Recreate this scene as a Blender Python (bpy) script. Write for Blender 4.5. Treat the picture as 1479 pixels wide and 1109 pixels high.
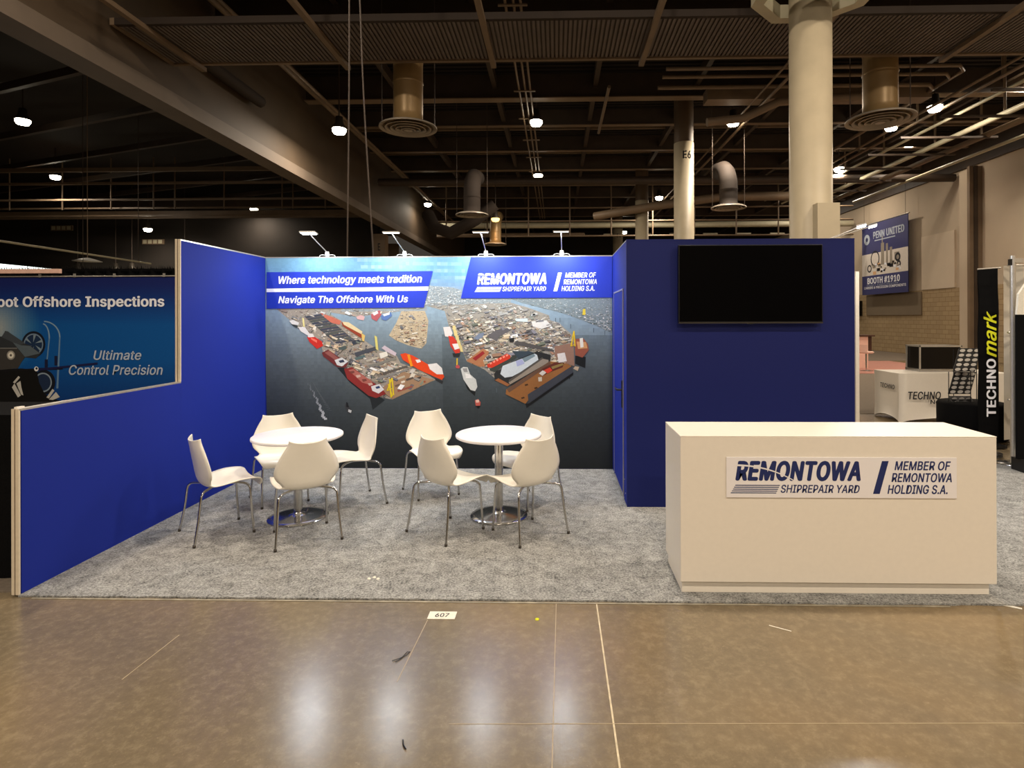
import bpy, math, random
from mathutils import Vector, Matrix
random.seed(7)
S = bpy.context.scene
for o in list(bpy.data.objects): bpy.data.objects.remove(o)
PI = math.pi

# ------------------------------------------------------------------ camera
W_, H_ = 1479, 1109
cam_d = bpy.data.cameras.new('camera'); cam = bpy.data.objects.new('camera', cam_d)
S.collection.objects.link(cam); S.camera = cam
f_px, cx, cy, pitch, yaw, roll = 828.98, 783.83, 458.9, 0.001, 0.0233, -0.0025
cam_d.sensor_fit = 'HORIZONTAL'; cam_d.sensor_width = 36
cam_d.lens = f_px / W_ * 36
cam_d.shift_x = (W_ / 2 - cx) / W_
cam_d.shift_y = (cy - H_ / 2) / W_
cam_d.clip_end = 300
cam.matrix_world = Matrix.Translation((3.3635, -6.5666, 1.7218)) @ Matrix.Rotation(yaw, 4, 'Z') @ Matrix.Rotation(PI / 2 + pitch, 4, 'X') @ Matrix.Rotation(roll, 4, 'Z')

# ------------------------------------------------------------------ world + view
w = bpy.data.worlds.new('world'); S.world = w; w.use_nodes = True
w.node_tree.nodes['Background'].inputs[0].default_value = (1.0, 0.85, 0.7, 1)
w.node_tree.nodes['Background'].inputs[1].default_value = 0.05
S.view_settings.view_transform = 'Standard'; S.view_settings.look = 'None'
S.view_settings.gamma = 1; S.view_settings.use_curve_mapping = False
S.view_settings.exposure = 0.0
HALL_W = 260.0      # one high bay lamp of the hall
ARM_W = 14.0        # one LED arm lamp of the booth
WARM = (1.0, 0.85, 0.68); COOL = (0.86, 0.93, 1.0)

def area_light(name, loc, direction, size, energy, color, shape='DISK', size_y=None, spread=PI):
    d = bpy.data.lights.new(name, 'AREA'); d.shape = shape; d.size = size
    if size_y: d.size_y = size_y
    d.energy = energy; d.color = color; d.spread = spread
    o = bpy.data.objects.new(name, d); S.collection.objects.link(o)
    o.location = loc
    o.rotation_euler = Vector(direction).to_track_quat('-Z', 'Y').to_euler()
    return o

# ------------------------------------------------------------------ materials
def lin(c):
    return tuple(((x / 255) / 12.92 if x / 255 <= .04045 else ((x / 255 + .055) / 1.055) ** 2.4) for x in c)
def mat(name, rgb, rough=.6, metal=0, spec=.5, noise=None, bump=None, emit=None, coat=0, tint=None):
    m = bpy.data.materials.new(name); m.use_nodes = True
    nt = m.node_tree; b = nt.nodes['Principled BSDF']; L = nt.links
    b.inputs['Base Color'].default_value = (*lin(rgb), 1)
    b.inputs['Roughness'].default_value = rough; b.inputs['Metallic'].default_value = metal
    b.inputs['Specular IOR Level'].default_value = spec
    b.inputs['Coat Weight'].default_value = coat
    tc = nt.nodes.new('ShaderNodeTexCoord')
    sc, amt = noise if noise else (14, .05)
    n = nt.nodes.new('ShaderNodeTexNoise'); n.inputs['Scale'].default_value = sc; n.inputs['Detail'].default_value = 5
    L.new(tc.outputs['Object'], n.inputs['Vector'])
    r = nt.nodes.new('ShaderNodeValToRGB')
    lo = tuple(x * (1 - amt) for x in lin(rgb)); hi = tuple(min(1, x * (1 + amt)) for x in (lin(tint) if tint else lin(rgb)))
    r.color_ramp.elements[0].color = (*lo, 1); r.color_ramp.elements[1].color = (*hi, 1)
    r.color_ramp.elements[0].position = .3; r.color_ramp.elements[1].position = .7
    L.new(n.outputs['Fac'], r.inputs['Fac']); L.new(r.outputs['Color'], b.inputs['Base Color'])
    if bump:
        n2 = nt.nodes.new('ShaderNodeTexNoise'); n2.inputs['Scale'].default_value = bump[0]; n2.inputs['Detail'].default_value = 4
        L.new(tc.outputs['Object'], n2.inputs['Vector'])
        bp = nt.nodes.new('ShaderNodeBump'); bp.inputs['Strength'].default_value = bump[1]; bp.inputs['Distance'].default_value = .01
        L.new(n2.outputs['Fac'], bp.inputs['Height']); L.new(bp.outputs['Normal'], b.inputs['Normal'])
    if emit:
        b.inputs['Emission Color'].default_value = (*emit[0], 1); b.inputs['Emission Strength'].default_value = emit[1]
    return m

M = {}
M['blue'] = mat('blue_fabric', (21, 41, 142), .75, spec=.25, noise=(300, .06), bump=(700, .15))
M['navy'] = mat('navy_laminate', (13, 26, 96), .6, spec=.3, noise=(120, .04))
M['alu'] = mat('brushed_aluminium', (205, 200, 190), .35, .7, noise=(60, .06))
M['cream_profile'] = mat('cream_profile', (214, 200, 176), .5, noise=(40, .04))
M['white_lam'] = mat('white_laminate', (236, 228, 214), .4, noise=(30, .015), bump=(400, .02))
M['white_top'] = mat('white_table_laminate', (240, 236, 236), .3, noise=(30, .01))
M['shell'] = mat('ivory_plastic', (236, 230, 216), .32, noise=(20, .01))
M['chrome'] = mat('chrome', (200, 198, 194), .16, 1.0, noise=(20, .03))
M['steel'] = mat('brushed_steel', (190, 190, 190), .25, 1.0, noise=(80, .08))
M['black'] = mat('black_plastic', (14, 14, 15), .4)
M['black_cloth'] = mat('black_cloth', (10, 10, 11), .9, spec=.1, noise=(90, .3), bump=(200, .3))
M['screen'] = mat('glossy_screen', (5, 5, 6), .06, spec=.55)
M['tape'] = mat('white_tape', (225, 220, 205), .6, noise=(50, .06))
M['old_tape'] = mat('worn_tape', (150, 142, 124), .6, noise=(12, .35))
M['ink_white'] = mat('white_print', (240, 242, 250), .6, noise=(50, .01))
M['ink_navy'] = mat('navy_print', (24, 40, 98), .5, noise=(50, .03))
M['ink_dark'] = mat('dark_print', (30, 30, 36), .6)
M['ink_yellow'] = mat('yellow_print', (222, 226, 30), .6)
M['ink_grey'] = mat('grey_print', (180, 190, 205), .6)
M['col_cream'] = mat('cream_column_paint', (186, 173, 146), .5, noise=(3, .07), bump=(25, .05))
M['col_brown'] = mat('brown_column_paint', (84, 66, 46), .6, noise=(3, .1))
M['iron'] = mat('dark_brown_paint', (62, 50, 40), .6, noise=(2, .15))
M['iron_light'] = mat('taupe_paint', (120, 102, 82), .5, noise=(2, .12))
M['girder'] = mat('girder_board', (76, 62, 46), .7, noise=(1.2, .12))
M['soffit'] = mat('girder_soffit', (104, 92, 80), .7, noise=(1.5, .08))
M['rib'] = mat('grey_rib_metal', (100, 91, 86), .6, noise=(2, .12))
M['deck'] = mat('dark_deck', (30, 23, 18), .8, noise=(.6, .25))
M['duct'] = mat('beige_duct_paint', (150, 124, 84), .4, .25, noise=(2, .1))
M['duct_dark'] = mat('brown_duct_paint', (44, 34, 26), .85, 0, noise=(2, .1))
M['diffuser'] = mat('grey_diffuser_metal', (170, 160, 146), .45, .3, noise=(8, .06))
M['pipe_white'] = mat('pale_pipe', (196, 190, 164), .4, noise=(4, .06))
M['pipe_red'] = mat('red_pipe', (170, 66, 44), .5)
M['wall_up'] = mat('beige_wall_paint', (190, 174, 152), .8, noise=(.8, .05))
M['wall_patch'] = mat('pale_wall_rect', (206, 190, 168), .8, noise=(1.5, .03))
M['wall_grey'] = mat('grey_wall_rect', (120, 106, 86), .8, noise=(1.5, .05))
M['wall_dark'] = mat('dark_wall_paint', (34, 28, 23), .85, noise=(.8, .2))
M['curb'] = mat('wire_white', (225, 225, 220), .4)
M['sheet'] = mat('frosted_plastic', (185, 178, 164), .35, noise=(3, .12), bump=(5, .4))
M['pink'] = mat('pink_carpet', (176, 124, 110), .9, noise=(20, .12))
M['pinkwhite'] = mat('pinkish_laminate', (238, 196, 178), .5)
M['brown'] = mat('brown_wood', (70, 44, 30), .5)
M['aislecarpet'] = mat('grey_aisle_carpet', (118, 106, 92), .95, noise=(30, .15), bump=(120, .4))
M['hay'] = mat('lamp_housing', (60, 54, 46), .5, .3)
M['led'] = mat('led_panel', (255, 255, 255), .5, emit=((.93, .97, 1.0), 14))
M['bulb'] = mat('lamp_glass', (255, 250, 235), .5, emit=((1.0, .90, .70), 22))
M['bulb_warm'] = mat('amber_lamp_glass', (255, 200, 120), .5, emit=((1.0, .55, .16), 4))
M['lightbox'] = mat('lightbox_face', (240, 255, 250), .5, emit=((.86, 1.0, .95), 2.2))
M['case_glass'] = mat('dark_case_glass', (12, 9, 7), .3, spec=.3)
M['reel'] = mat('pale_brochure', (186, 180, 170), .5)

def vcol_mat(name, rough=.55):
    m = bpy.data.materials.new(name); m.use_nodes = True; nt = m.node_tree; b = nt.nodes['Principled BSDF']
    a = nt.nodes.new('ShaderNodeVertexColor'); a.layer_name = 'Col'
    n = nt.nodes.new('ShaderNodeTexNoise'); n.inputs['Scale'].default_value = 40; n.inputs['Detail'].default_value = 6
    tc = nt.nodes.new('ShaderNodeTexCoord'); nt.links.new(tc.outputs['Object'], n.inputs['Vector'])
    mp = nt.nodes.new('ShaderNodeMapRange'); mp.inputs['To Min'].default_value = .88; mp.inputs['To Max'].default_value = 1.12
    nt.links.new(n.outputs['Fac'], mp.inputs['Value'])
    mx = nt.nodes.new('ShaderNodeVectorMath'); mx.operation = 'SCALE'
    nt.links.new(a.outputs['Color'], mx.inputs[0]); nt.links.new(mp.outputs[0], mx.inputs['Scale'])
    nt.links.new(mx.outputs[0], b.inputs['Base Color'])
    b.inputs['Roughness'].default_value = rough; b.inputs['Specular IOR Level'].default_value = .3
    return m
M['print'] = vcol_mat('printed_graphic')

def floor_mat():
    m = bpy.data.materials.new('polished_concrete'); m.use_nodes = True; nt = m.node_tree; L = nt.links
    b = nt.nodes['Principled BSDF']; tc = nt.nodes.new('ShaderNodeTexCoord')
    def noise(sc, det, rough=.6, dist=0):
        n = nt.nodes.new('ShaderNodeTexNoise'); n.inputs['Scale'].default_value = sc; n.inputs['Detail'].default_value = det
        n.inputs['Roughness'].default_value = rough; n.inputs['Distortion'].default_value = dist
        L.new(tc.outputs['Object'], n.inputs['Vector']); return n
    def ramp(n, stops):
        r = nt.nodes.new('ShaderNodeValToRGB'); r.color_ramp.elements.remove(r.color_ramp.elements[1])
        for i, (p, c) in enumerate(stops):
            e = r.color_ramp.elements[0] if i == 0 else r.color_ramp.elements.new(p)
            e.position = p; e.color = (*lin(c), 1)
        L.new(n.outputs['Fac'], r.inputs['Fac']); return r
    big = ramp(noise(.42, 4, .6, .5), [(.32, (92, 85, 72)), (.48, (116, 103, 82)), (.66, (138, 116, 82))])
    fine = ramp(noise(20, 9, .75, .2), [(.34, (98, 86, 68)), (.5, (116, 102, 80)), (.66, (146, 131, 105))])
    flecks = ramp(noise(48, 6, .7, .1), [(.62, (0, 0, 0)), (.72, (255, 255, 255))])
    mx = nt.nodes.new('ShaderNodeMixRGB'); mx.inputs[0].default_value = .45
    L.new(big.outputs[0], mx.inputs[1]); L.new(fine.outputs[0], mx.inputs[2])
    mx2 = nt.nodes.new('ShaderNodeMixRGB'); mx2.inputs[2].default_value = (*lin((172, 154, 126)), 1)
    ma = nt.nodes.new('ShaderNodeMath'); ma.operation = 'MULTIPLY'; ma.inputs[1].default_value = .35
    L.new(flecks.outputs[0], ma.inputs[0]); L.new(ma.outputs[0], mx2.inputs[0]); L.new(mx.outputs[0], mx2.inputs[1])
    L.new(mx2.outputs[0], b.inputs['Base Color'])
    rr = nt.nodes.new('ShaderNodeMapRange'); rr.inputs['To Min'].default_value = .18; rr.inputs['To Max'].default_value = .27
    L.new(noise(3, 5).outputs['Fac'], rr.inputs['Value']); L.new(rr.outputs[0], b.inputs['Roughness'])
    b.inputs['Specular IOR Level'].default_value = .55
    bp = nt.nodes.new('ShaderNodeBump'); bp.inputs['Strength'].default_value = .05; bp.inputs['Distance'].default_value = .01
    L.new(noise(22, 4).outputs['Fac'], bp.inputs['Height']); L.new(bp.outputs[0], b.inputs['Normal'])
    return m
M['floor'] = floor_mat()

def carpet_mat():
    m = bpy.data.materials.new('grey_cut_carpet'); m.use_nodes = True; nt = m.node_tree; L = nt.links
    b = nt.nodes['Principled BSDF']; tc = nt.nodes.new('ShaderNodeTexCoord')
    def noise(sc, det, rough=.6, dist=0):
        n = nt.nodes.new('ShaderNodeTexNoise'); n.inputs['Scale'].default_value = sc; n.inputs['Detail'].default_value = det
        n.inputs['Roughness'].default_value = rough; n.inputs['Distortion'].default_value = dist
        L.new(tc.outputs['Object'], n.inputs['Vector']); return n
    a = noise(9, 9, .85, .5); c = noise(75, 3, .7)
    ad = nt.nodes.new('ShaderNodeMath'); ad.operation = 'ADD'; L.new(a.outputs['Fac'], ad.inputs[0]); L.new(c.outputs['Fac'], ad.inputs[1])
    hf = nt.nodes.new('ShaderNodeMath'); hf.operation = 'MULTIPLY'; hf.inputs[1].default_value = .5; L.new(ad.outputs[0], hf.inputs[0])
    r = nt.nodes.new('ShaderNodeValToRGB')
    r.color_ramp.elements[0].position = .38; r.color_ramp.elements[0].color = (*lin((70, 70, 70)), 1)
    r.color_ramp.elements[1].position = .62; r.color_ramp.elements[1].color = (*lin((188, 188, 184)), 1)
    L.new(hf.outputs[0], r.inputs['Fac']); L.new(r.outputs[0], b.inputs['Base Color'])
    b.inputs['Roughness'].default_value = .95; b.inputs['Specular IOR Level'].default_value = .1
    bp = nt.nodes.new('ShaderNodeBump'); bp.inputs['Strength'].default_value = .6; bp.inputs['Distance'].default_value = .01
    L.new(noise(160, 3).outputs['Fac'], bp.inputs['Height']); L.new(bp.outputs[0], b.inputs['Normal'])
    return m
M['carpet'] = carpet_mat()

def brick_mat():
    m = bpy.data.materials.new('tan_blockwork'); m.use_nodes = True; nt = m.node_tree; L = nt.links
    b = nt.nodes['Principled BSDF']; tc = nt.nodes.new('ShaderNodeTexCoord'); mp = nt.nodes.new('ShaderNodeMapping')
    mp.inputs['Rotation'].default_value = (PI / 2, 0, PI / 2)
    cmb = nt.nodes.new('ShaderNodeCombineXYZ'); sp = nt.nodes.new('ShaderNodeSeparateXYZ')
    L.new(tc.outputs['Object'], sp.inputs[0]); L.new(sp.outputs['Y'], cmb.inputs['X']); L.new(sp.outputs['Z'], cmb.inputs['Y'])
    br = nt.nodes.new('ShaderNodeTexBrick'); br.inputs['Scale'].default_value = 1
    br.inputs['Brick Width'].default_value = .4; br.inputs['Row Height'].default_value = .2; br.inputs['Mortar Size'].default_value = .012
    br.inputs['Color1'].default_value = (*lin((172, 150, 114)), 1); br.inputs['Color2'].default_value = (*lin((162, 140, 106)), 1)
    br.inputs['Mortar'].default_value = (*lin((140, 116, 82)), 1)
    L.new(cmb.outputs[0], br.inputs['Vector']); L.new(br.outputs['Color'], b.inputs['Base Color'])
    b.inputs['Roughness'].default_value = .85
    return m
M['brick'] = brick_mat()

# ------------------------------------------------------------------ mesh helpers
class B:
    def __init__(s): s.v = []; s.f = []; s.sm = []; s.c = []
    def add(s, vs, fs, smooth=False, col=None):
        k = len(s.v); s.v += [tuple(q) for q in vs]
        for q in fs: s.f.append([k + i for i in q]); s.sm.append(smooth); s.c.append(col)
        return s
    def box(s, x0, y0, z0, x1, y1, z1, M4=None, col=None):
        vs = [Vector(q) for q in ((x0, y0, z0), (x1, y0, z0), (x1, y1, z0), (x0, y1, z0), (x0, y0, z1), (x1, y0, z1), (x1, y1, z1), (x0, y1, z1))]
        if M4: vs = [M4 @ q for q in vs]
        return s.add(vs, [(0, 3, 2, 1), (4, 5, 6, 7), (0, 1, 5, 4), (1, 2, 6, 5), (2, 3, 7, 6), (3, 0, 4, 7)], col=col)
    def bevbox(s, x0, y0, z0, x1, y1, z1, r=.004):
        # box whose vertical and horizontal edges are chamfered
        import itertools
        vs = []; idx = {}
        X = (x0, x1); Y = (y0, y1); Z = (z0, z1); sg = (1, -1)
        for i, j, k in itertools.product((0, 1), repeat=3):
            for a in range(3):
                p = [X[i], Y[j], Z[k]]
                for b_ in range(3):
                    if b_ != a: p[b_] += r * sg[(i, j, k)[b_]]
                idx[(i, j, k, a)] = len(vs); vs.append(p)
        fs = []
        for a in range(3):
            o = [q for q in range(3) if q != a]
            for side in (0, 1):
                loop = []
                for (p, q) in ((0, 0), (1, 0), (1, 1), (0, 1)):
                    t = [0, 0, 0]; t[a] = side; t[o[0]] = p; t[o[1]] = q
                    loop.append(idx[(*t, a)])
                fs.append(loop)
        for a in range(3):
            o = [q for q in range(3) if q != a]
            for p in (0, 1):
                for q in (0, 1):
                    t0 = [0, 0, 0]; t0[o[0]] = p; t0[o[1]] = q; t1 = list(t0); t1[a] = 1
                    fs.append([idx[(*t0, o[0])], idx[(*t0, o[1])], idx[(*t1, o[1])], idx[(*t1, o[0])]])
        for i, j, k in itertools.product((0, 1), repeat=3):
            fs.append([idx[(i, j, k, 0)], idx[(i, j, k, 1)], idx[(i, j, k, 2)]])
        return s.add(vs, fs)
    def tube(s, pts, r, n=10, caps=True):
        pts = [Vector(p) for p in pts]; rs = r if isinstance(r, (list, tuple)) else [r] * len(pts)
        vs = []; fs = []; up = None
        for i, p in enumerate(pts):
            d = (pts[min(i + 1, len(pts) - 1)] - pts[max(i - 1, 0)]).normalized()
            if up is None: up = Vector((0, 0, 1)) if abs(d.z) < .9 else Vector((0, 1, 0))
            a = d.cross(up).normalized(); b = a.cross(d).normalized(); up = b
            for k in range(n):
                t = 2 * PI * k / n; vs.append(p + rs[i] * (math.cos(t) * a + math.sin(t) * b))
        for i in range(len(pts) - 1):
            for k in range(n):
                fs.append((i * n + k, i * n + (k + 1) % n, (i + 1) * n + (k + 1) % n, (i + 1) * n + k))
        s.add(vs, fs, True)
        if caps:
            s.add([vs[k] for k in range(n)], [list(range(n))]); s.add([vs[-n + k] for k in range(n)], [list(range(n))])
        return s
    def lathe(s, prof, c=(0, 0, 0), n=32, smooth=True):
        vs = []; fs = []
        for (r, z) in prof:
            for k in range(n):
                t = 2 * PI * k / n; vs.append((c[0] + r * math.cos(t), c[1] + r * math.sin(t), c[2] + z))
        for i in range(len(prof) - 1):
            for k in range(n):
                fs.append((i * n + k, i * n + (k + 1) % n, (i + 1) * n + (k + 1) % n, (i + 1) * n + k))
        return s.add(vs, fs, smooth)
    def poly(s, pts, col=None): return s.add(pts, [list(range(len(pts)))], col=col)
    def build(s, name, m, parent=None, kind=None):
        me = bpy.data.meshes.new(name); me.from_pydata(s.v, [], s.f); me.update()
        me.polygons.foreach_set('use_smooth', s.sm)
        if any(c is not None for c in s.c):
            ca = me.color_attributes.new('Col', 'FLOAT_COLOR', 'CORNER'); i = 0; flat = []
            for p, c in zip(me.polygons, s.c):
                flat += list((*(c or (1, 1, 1)), 1)) * p.loop_total
            ca.data.foreach_set('color', flat)
        me.materials.append(M[m] if isinstance(m, str) else m)
        o = bpy.data.objects.new(name, me); S.collection.objects.link(o)
        if parent: o.parent = parent
        if kind: o['kind'] = kind
        return o
def tag(o, label, cat, group=None):
    o['label'] = label; o['category'] = cat
    if group: o['group'] = group
    return o
def thing(name, label, cat, loc=(0, 0, 0), rz=0, group=None):
    o = bpy.data.objects.new(name, None); S.collection.objects.link(o); o.empty_display_size = .1
    o.location = loc; o.rotation_euler = (0, 0, rz); return tag(o, label, cat, group)
def copy_tree(o, parent=None):
    c = o.copy(); S.collection.objects.link(c); c.parent = parent
    for ch in list(o.children): copy_tree(ch, c)
    return c
def crom(P, n):
    out = []
    for i in range(len(P) - 1):
        p = [P[max(i - 1, 0)], P[i], P[i + 1], P[min(i + 2, len(P) - 1)]]
        for k in range(n):
            t = k / n
            out.append(tuple(.5 * (2 * b + (c - a) * t + (2 * a - 5 * b + 4 * c - d) * t * t + (3 * b - a - 3 * c + d) * t ** 3) for a, b, c, d in zip(*p)))
    out.append(tuple(P[-1])); return out

try:        # grotesque typeface that ships with Blender; the built-in one if it is missing
    import os
    FONT = bpy.data.fonts.load(os.path.join(bpy.utils.system_resource('DATAFILES', path='fonts'), 'Inter.woff2'))
except Exception:
    FONT = None
_tc = {}
def text2d(s, bold=.02, shear=0, cond=1.0):
    """letters as 2D triangles, normalised to the unit box of the string"""
    key = (s, bold, shear)
    if key in _tc: return _tc[key]
    cu = bpy.data.curves.new('t', 'FONT'); cu.body = s
    if FONT: cu.font = FONT
    cu.shear = shear; cu.resolution_u = 3; cu.space_character = 1 + bold * 1.6
    ob = bpy.data.objects.new('t', cu); me = bpy.data.meshes.new_from_object(ob)
    vs = [v.co.copy() for v in me.vertices]; fs = [list(p.vertices) for p in me.polygons]
    if bold > .005:        # embolden: the same glyphs again, shifted round a small circle
        n0 = len(vs); base = [v.copy() for v in vs]; f0 = [list(q) for q in fs]; k = 8
        for i in range(k):
            a = 2 * PI * i / k; off = Vector((math.cos(a) * bold * 1.1, math.sin(a) * bold * .6, 0))
            fs += [[q + n0 * (i + 1) for q in f] for f in f0]; vs += [v + off for v in base]
    x0 = min(v.x for v in vs); x1 = max(v.x for v in vs); y0 = min(v.y for v in vs); y1 = max(v.y for v in vs)
    nb_ = len(base) if bold > .005 else len(vs)
    vs = [((v.x - x0) / (x1 - x0), (v.y - y0) / (y1 - y0), i // nb_) for i, v in enumerate(vs)]
    bpy.data.objects.remove(ob); bpy.data.meshes.remove(me)
    _tc[key] = (vs, fs); return vs, fs
def ink(fn, vs):
    """letters on the surface fn(x, y); the copies of a bold letter lie a hair above one another"""
    out = []
    for x, y, i in vs:
        p = Vector(fn(x, y))
        if i:
            n_ = (Vector(fn(x + .01, y)) - p).cross(Vector(fn(x, y + .01)) - p).normalized(); p = p + n_ * (i * 6e-5)
        out.append(p)
    return out
def put_text(b, s, fn, u0, v0, u1, v1, bold=.02, shear=0):
    vs, fs = text2d(s, bold, shear)
    b.add(ink(lambda x, y: fn(u0 + (u1 - u0) * x, v0 + (v1 - v0) * y), vs), fs)
    return b

FZ = -0.012
# ------------------------------------------------------------------ setting
def struct(name, b, m, parent=None):
    o = b.build(name, m, parent)
    if parent is None: o['kind'] = 'structure'
    return o
floor = struct('floor', B().box(-40, -24, FZ - .2, 20.4, 45, FZ), 'floor')
def strip(p0, p1, w, m, name, z=FZ, h=.0012):
    a, b_ = Vector((*p0, 0)), Vector((*p1, 0)); d = (b_ - a).normalized(); n = Vector((-d.y, d.x, 0)) * w / 2
    q = [a - n, b_ - n, b_ + n, a + n]
    bb = B().add([(p.x, p.y, z + k) for k in (0, h) for p in q], [(0, 3, 2, 1), (4, 5, 6, 7), (0, 1, 5, 4), (1, 2, 6, 5), (2, 3, 7, 6), (3, 0, 4, 7)])
    return bb.build(name, m, floor)
M['joint'] = mat('joint_filler', (196, 182, 152), .5, noise=(30, .2))
M['crack'] = mat('pale_scratch', (168, 152, 124), .4)
strip((3.605, -3.07), (3.605, -6.5), .008, 'joint', 'floor_joint')
strip((3.36, -3.07), (3.33, -5.4), .004, 'crack', 'scratch')
strip((1.29, -3.46), (1.27, -3.85), .004, 'crack', 'scratch')
strip((2.62, -3.28), (2.60, -3.84), .004, 'crack', 'scratch')
strip((5.05, -5.0), (5.75, -3.7), .004, 'crack', 'scratch')
strip((4.56, -3.30), (4.66, -3.36), .006, 'tape', 'scratch')
strip((2.9, -4.12), (7.5, -4.02), .003, 'crack', 'scratch')
ceiling = struct('ceiling', B().box(-40, -24, 9.2, 20.4, 45, 9.5), 'deck')
# corrugation of the roof deck (thin ribs across the hall)
b = B()
for k in range(150): b.box(-4.3, 6 + k * .25, 9.14, 20.2, 6.1 + k * .25, 9.2)
o = b.build('corrugation', 'deck', ceiling); o['kind'] = 'stuff'
wr = struct('wall_right', B().box(20.2, -24, 2.97, 20.6, 45, 9.2), 'wall_up')
b = B().box(20.16, -24, FZ, 20.6, 45, 2.97).build('blockwork_dado', 'brick', wr)
B().box(19.74, 16.64, FZ, 20.2, 17.12, 7.6).build('pilaster', 'wall_up', wr)
B().box(19.7, 16.48, FZ, 20.2, 16.62, 7.7).build('steel_stanchion', 'iron_light', wr)
B().box(19.86, 16.44, FZ, 20.0, 16.48, 7.7).build('steel_stanchion', 'iron', wr)
B().box(20.1, -6, 7.82, 20.2, 42, 9.2).build('top_band', 'iron', wr)  # dark band along the top of the wall
B().box(20.12, 17.97, 2.98, 20.2, 20.15, 5.4).build('wall_slab', 'wall_patch', wr)  # flat rectangle, paler than the wall around it
B().box(20.1, 20.17, 1.84, 20.16, 24.8, 2.9).build('wall_slab', 'wall_grey', wr)  # flat rectangle, darker than the blockwork around it
struct('wall_back', B().box(-6.5, 42, FZ, 20.6, 42.4, 9.2), 'wall_dark')
struct('wall_back_left', B().box(-40, 25, FZ, -6.5, 25.4, 9.2), 'wall_dark')
struct('wall_left', B().box(-40.4, -24, FZ, -40, 45, 9.2), 'wall_dark')
struct('wall_front', B().box(-40, -24.4, FZ, 20.4, -24, 9.2), 'wall_dark')

# ------------------------------------------------------------------ ceiling steel (pieces of the ceiling)
def beam(x0, y0, z0, x1, y1, z1, m='iron', name='beam'): return B().box(x0, y0, z0, x1, y1, z1).build(name, m, ceiling)
def ibeam_x(x0, x1, y, zb, h=.6, w=.28, m='iron', fm='iron_light'):
    b = B().box(x0, y - .02, zb, x1, y + .02, zb + h); b.build('beam_web', m, ceiling)
    B().box(x0, y - w / 2, zb - .03, x1, y + w / 2, zb).build('beam_flange', fm, ceiling)
ibeam_x(-4.3, 20, 6.2, 8.25, .95); ibeam_x(-4.3, 20, 10.9, 8.4, .8, .34)
for k, y in enumerate((13.9, 17.0, 20.0, 23.1, 26.1, 29.2, 32.2)): ibeam_x(-4.3, 20, y, 8.6, .6, .2)
ibeam_x(-40, 20, 4.9, 8.45, .75, .3)
for y in (15.4, 18.6, 21.6, 24.6): beam(-4.3, y, 8.95, 20, y + .08, 9.05, 'iron_light', 'purlin')
for x in (-1.6, 1.45, 4.5, 7.55, 10.6, 13.6, 16.7): beam(x, -2, 8.72, x + .14, 42, 9.0, 'iron', 'rafter')
# skew rafters of the left hall
for k in range(6):
    b = B(); y0 = 8.6 + k * 2.75
    M4 = Matrix.Translation((-10.1, y0, 8.2)) @ Matrix.Rotation(-.34, 4, 'Z')
    b.box(-26, -.07, 0, 5.0, .07, .22, M4).build('rafter', 'iron', ceiling)
for (y, z, h, m) in ((16.2, 7.7, .16, 'iron_light'), (17.5, 7.5, .09, 'iron_light'), (18.4, 7.0, .07, 'iron_light'), (19.8, 6.9, .06, 'iron_light'), (20.9, 6.75, .06, 'iron_light'), (22.4, 6.9, .38, 'iron_light'), (23.6, 7.7, .5, 'iron')):
    beam(-39, y, z, -5.2, y + .12, z + h, m, 'pipe_rail')
for x in (-22, -19.5, -17.2, -15.2, -14.2, -11.9, -9.2, -8.7, -7.2, -6.2):
    B().tube([(x, 19.5, 9.2), (x, 19.5, 6.8)], .035, 6).build('hanger_rod', 'iron_light', ceiling)
# long pipes running to the back of the hall
def pipe(pts, r, m='iron_light', name='pipe'): return B().tube(pts, r, 8).build(name, m, ceiling)
for x, z, r in ((-3.55, 8.15, .07), (-3.2, 7.95, .045), (2.35, 8.1, .03), (2.52, 8.1, .03), (2.66, 8.1, .03), (9.35, 7.9, .045), (9.05, 7.95, .03)):
    pipe([(x, 4.2, z), (x, 30, z)], r)
for k in range(8): beam(2.2, 5 + k * 2.2, 8.05, 2.8, 5.06 + k * 2.2, 8.08, 'iron_light', 'pipe_bracket')
for x, z, r, y0, y1, m in ((16.1, 7.5, .085, 2, 22, 'pipe_white'), (15.3, 7.75, .05, 2, 24, 'pipe_white'), (14.9, 7.95, .05, 2, 24, 'iron_light'), (16.9, 7.45, .1, 2, 24, 'iron_light'), (18.0, 7.4, .06, 3, 22, 'pipe_white'), (14.4, 7.9, .04, 2, 24, 'iron_light')):
    pipe([(x, y0, z), (x, y1, z)], r, m)
pipe([(16.9, 8.2, 7.45), (16.9, 9.2, 7.45)], .12, 'pipe_red', 'pipe_wrap')
for x, ys, zb in ((16.1, (4, 7, 10, 13, 16, 19), 7.5), (14.9, (5, 8.5, 12, 15.5), 7.95), (16.9, (3, 6, 9, 12), 7.45)):
    for y in ys: B().tube([(x, y, 9.2), (x, y, zb)], .04, 6).build('hanger_rod', 'iron_light', ceiling)
for k in range(9): beam(14.2, 6 + k * 1.9, 7.34, 17.2, 6.08 + k * 1.9, 7.4, 'iron', 'pipe_bracket')
for z, y, r in ((8.1, 8.2, .05), (8.1, 8.7, .05), (8.1, 9.4, .06)): pipe([(6.2, y, z), (13.6, y, z), (13.9, y + .3, z), (13.9, 18, z)], r)
pipe([(4.9, 9.9, 8.35), (4.9, 14, 8.35)], .05)
pipe([(-4.2, 17.8, 7.55), (20, 17.8, 7.55)], .17, 'iron', 'pipe')
pipe([(-3.5, 26, 7.0), (20, 26, 7.0)], .17, 'pipe_white')
pipe([(-3.5, 26.4, 6.55), (5, 26.4, 6.55)], .08)
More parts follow.
